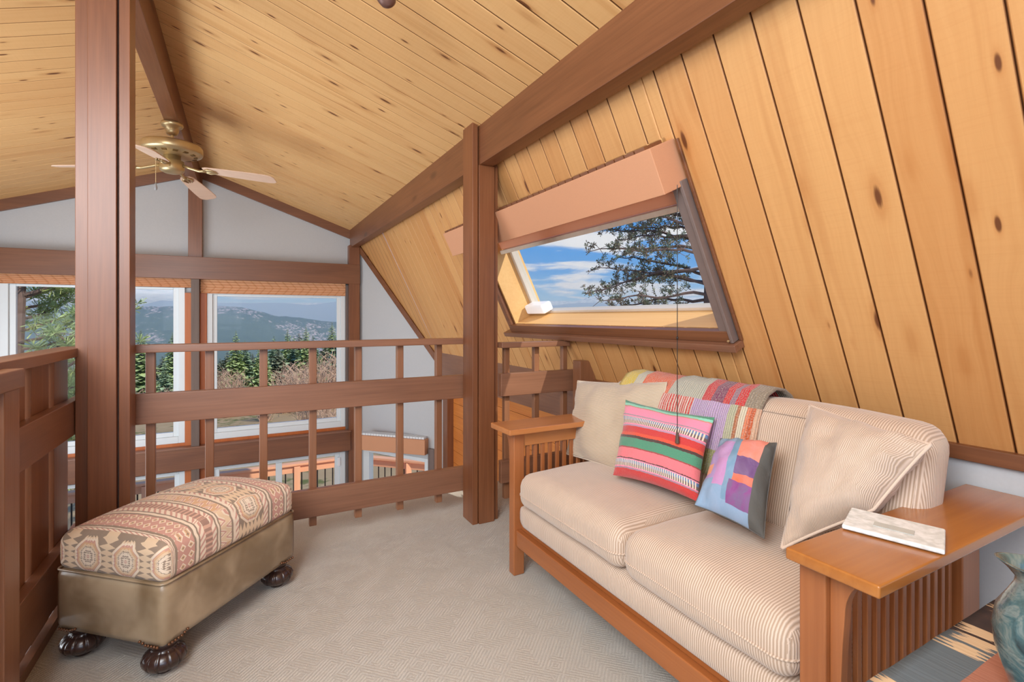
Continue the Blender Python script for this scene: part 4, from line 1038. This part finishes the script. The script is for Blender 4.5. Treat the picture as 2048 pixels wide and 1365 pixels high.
# ponderosa branches seen through the left gable window
t=thing('ponderosa_pine','large light green pine with long tufted branches outside the left gable window','tree',(0,0,0))
v=dirpx(20,635); hv=Vector((v.x,v.y,0)).normalized(); Dp=13.0; T0=hv*Dp; t.location=(T0.x,T0.y,GZ(13)-.3)
rgt=Vector((hv.y,-hv.x,0)); rn=random.Random(12); wood=MB(); n1=MB(); n2=MB()
wood.tube([T0+Vector((0,0,-4)),T0+rgt*.02+Vector((0,0,-1)),T0+rgt*.12+Vector((0,0,1.2)),T0+rgt*.2+Vector((0,0,2.6))],[.16,.13,.09,.03],8)
for k in range(44):
    z=-2.6+5.0*k/43+rn.uniform(-.1,.1); L=(1.95-.9*abs((z+.2)/2.6))*rn.uniform(.7,1.05); a=rn.uniform(-1.0,1.0) if k%3 else rn.uniform(2,4.3)
    d=(rgt*math.cos(a)+hv*math.sin(a)); p=T0+Vector((0,0,z)); P=[p]; m=9
    for j in range(m):
        p=p+d*(L/m)+Vector((0,0,(.02+.09*j/m)*L/1.2+rn.uniform(-.03,.03))); P.append(p)
        if j>1:
            for s_ in range(2):
                q=p+Vector((rn.uniform(-.26,.26),rn.uniform(-.26,.26),rn.uniform(.02,.26)))
                wood.tube([p,q],[.008,.004],3,cap=False)
                tuft([n1,n2][rn.random()<.4],q,.19,38,rn,.008)
    wood.tube(P,[.03*(1-i/len(P))+.005 for i in range(len(P))],5,cap=False)
wood.build('trunk_and_branches',BARK,t); n1.build('needles',NEED,t); n2.build('new_needles',NEED3,t)
# broad conifer seen through the roof window
t=thing('broad_conifer','big dark brownish conifer filling the right side of the roof window','tree',(0,0,0))
Dp=11.; vv=dirpx(1425,520); T0=Vector((vv.x,vv.y,0))*Dp/1.0; hv=T0.normalized(); rgt=Vector((hv.y,-hv.x,0)); t.location=(T0.x,T0.y,-3.5)
rn=random.Random(31); wood=MB(); n1=MB(); n2=MB()
wood.tube([T0+Vector((0,0,-4.5)),T0+Vector((0,0,0)),T0+Vector((0,0,2)),T0+rgt*.2+Vector((0,0,5.2))],[.28,.22,.17,.05],9)
for k in range(44):
    z=.9+4.2*k/43; side_=-1 if (k%4) else 1
    L=(2.75-.28*abs(z-2.2))*rn.uniform(.72,1.02)
    a=rn.uniform(-.55,.55); d=(rgt*side_*math.cos(a)+hv*math.sin(a)); p=T0+Vector((0,0,z)); P=[p]; m=12; rise=rn.uniform(-.28,.30)+.04*(z-2)
    for j in range(m):
        p=p+d*(L/m)+Vector((0,0,(rise-.35*(j/m-.4))*L/m+rn.uniform(-.05,.05))); P.append(p)
        if j>2:
            for s_ in range(3):
                e=Vector((rn.uniform(-.30,.30),rn.uniform(-.30,.30),rn.uniform(-.22,.24))); q=p+e
                wood.tube([p,q],[.008,.004],3,cap=False)
                for w_ in range(3):
                    c_=p+e*rn.uniform(.4,1.1)+Vector((rn.uniform(-.06,.06),)*3)
                    tuft([n1,n2][rn.random()<.45],c_,.075,8,rn,.010)
    wood.tube(P,[.035*(1-i/len(P))+.006 for i in range(len(P))],5,cap=False)
wood.build('trunk_and_branches',BARK,t); n1.build('needles',NEED2,t); n2.build('brown_needles',plain('brown_needles',rgb(140,122,96),.9,nz=.25,scale=3),t)
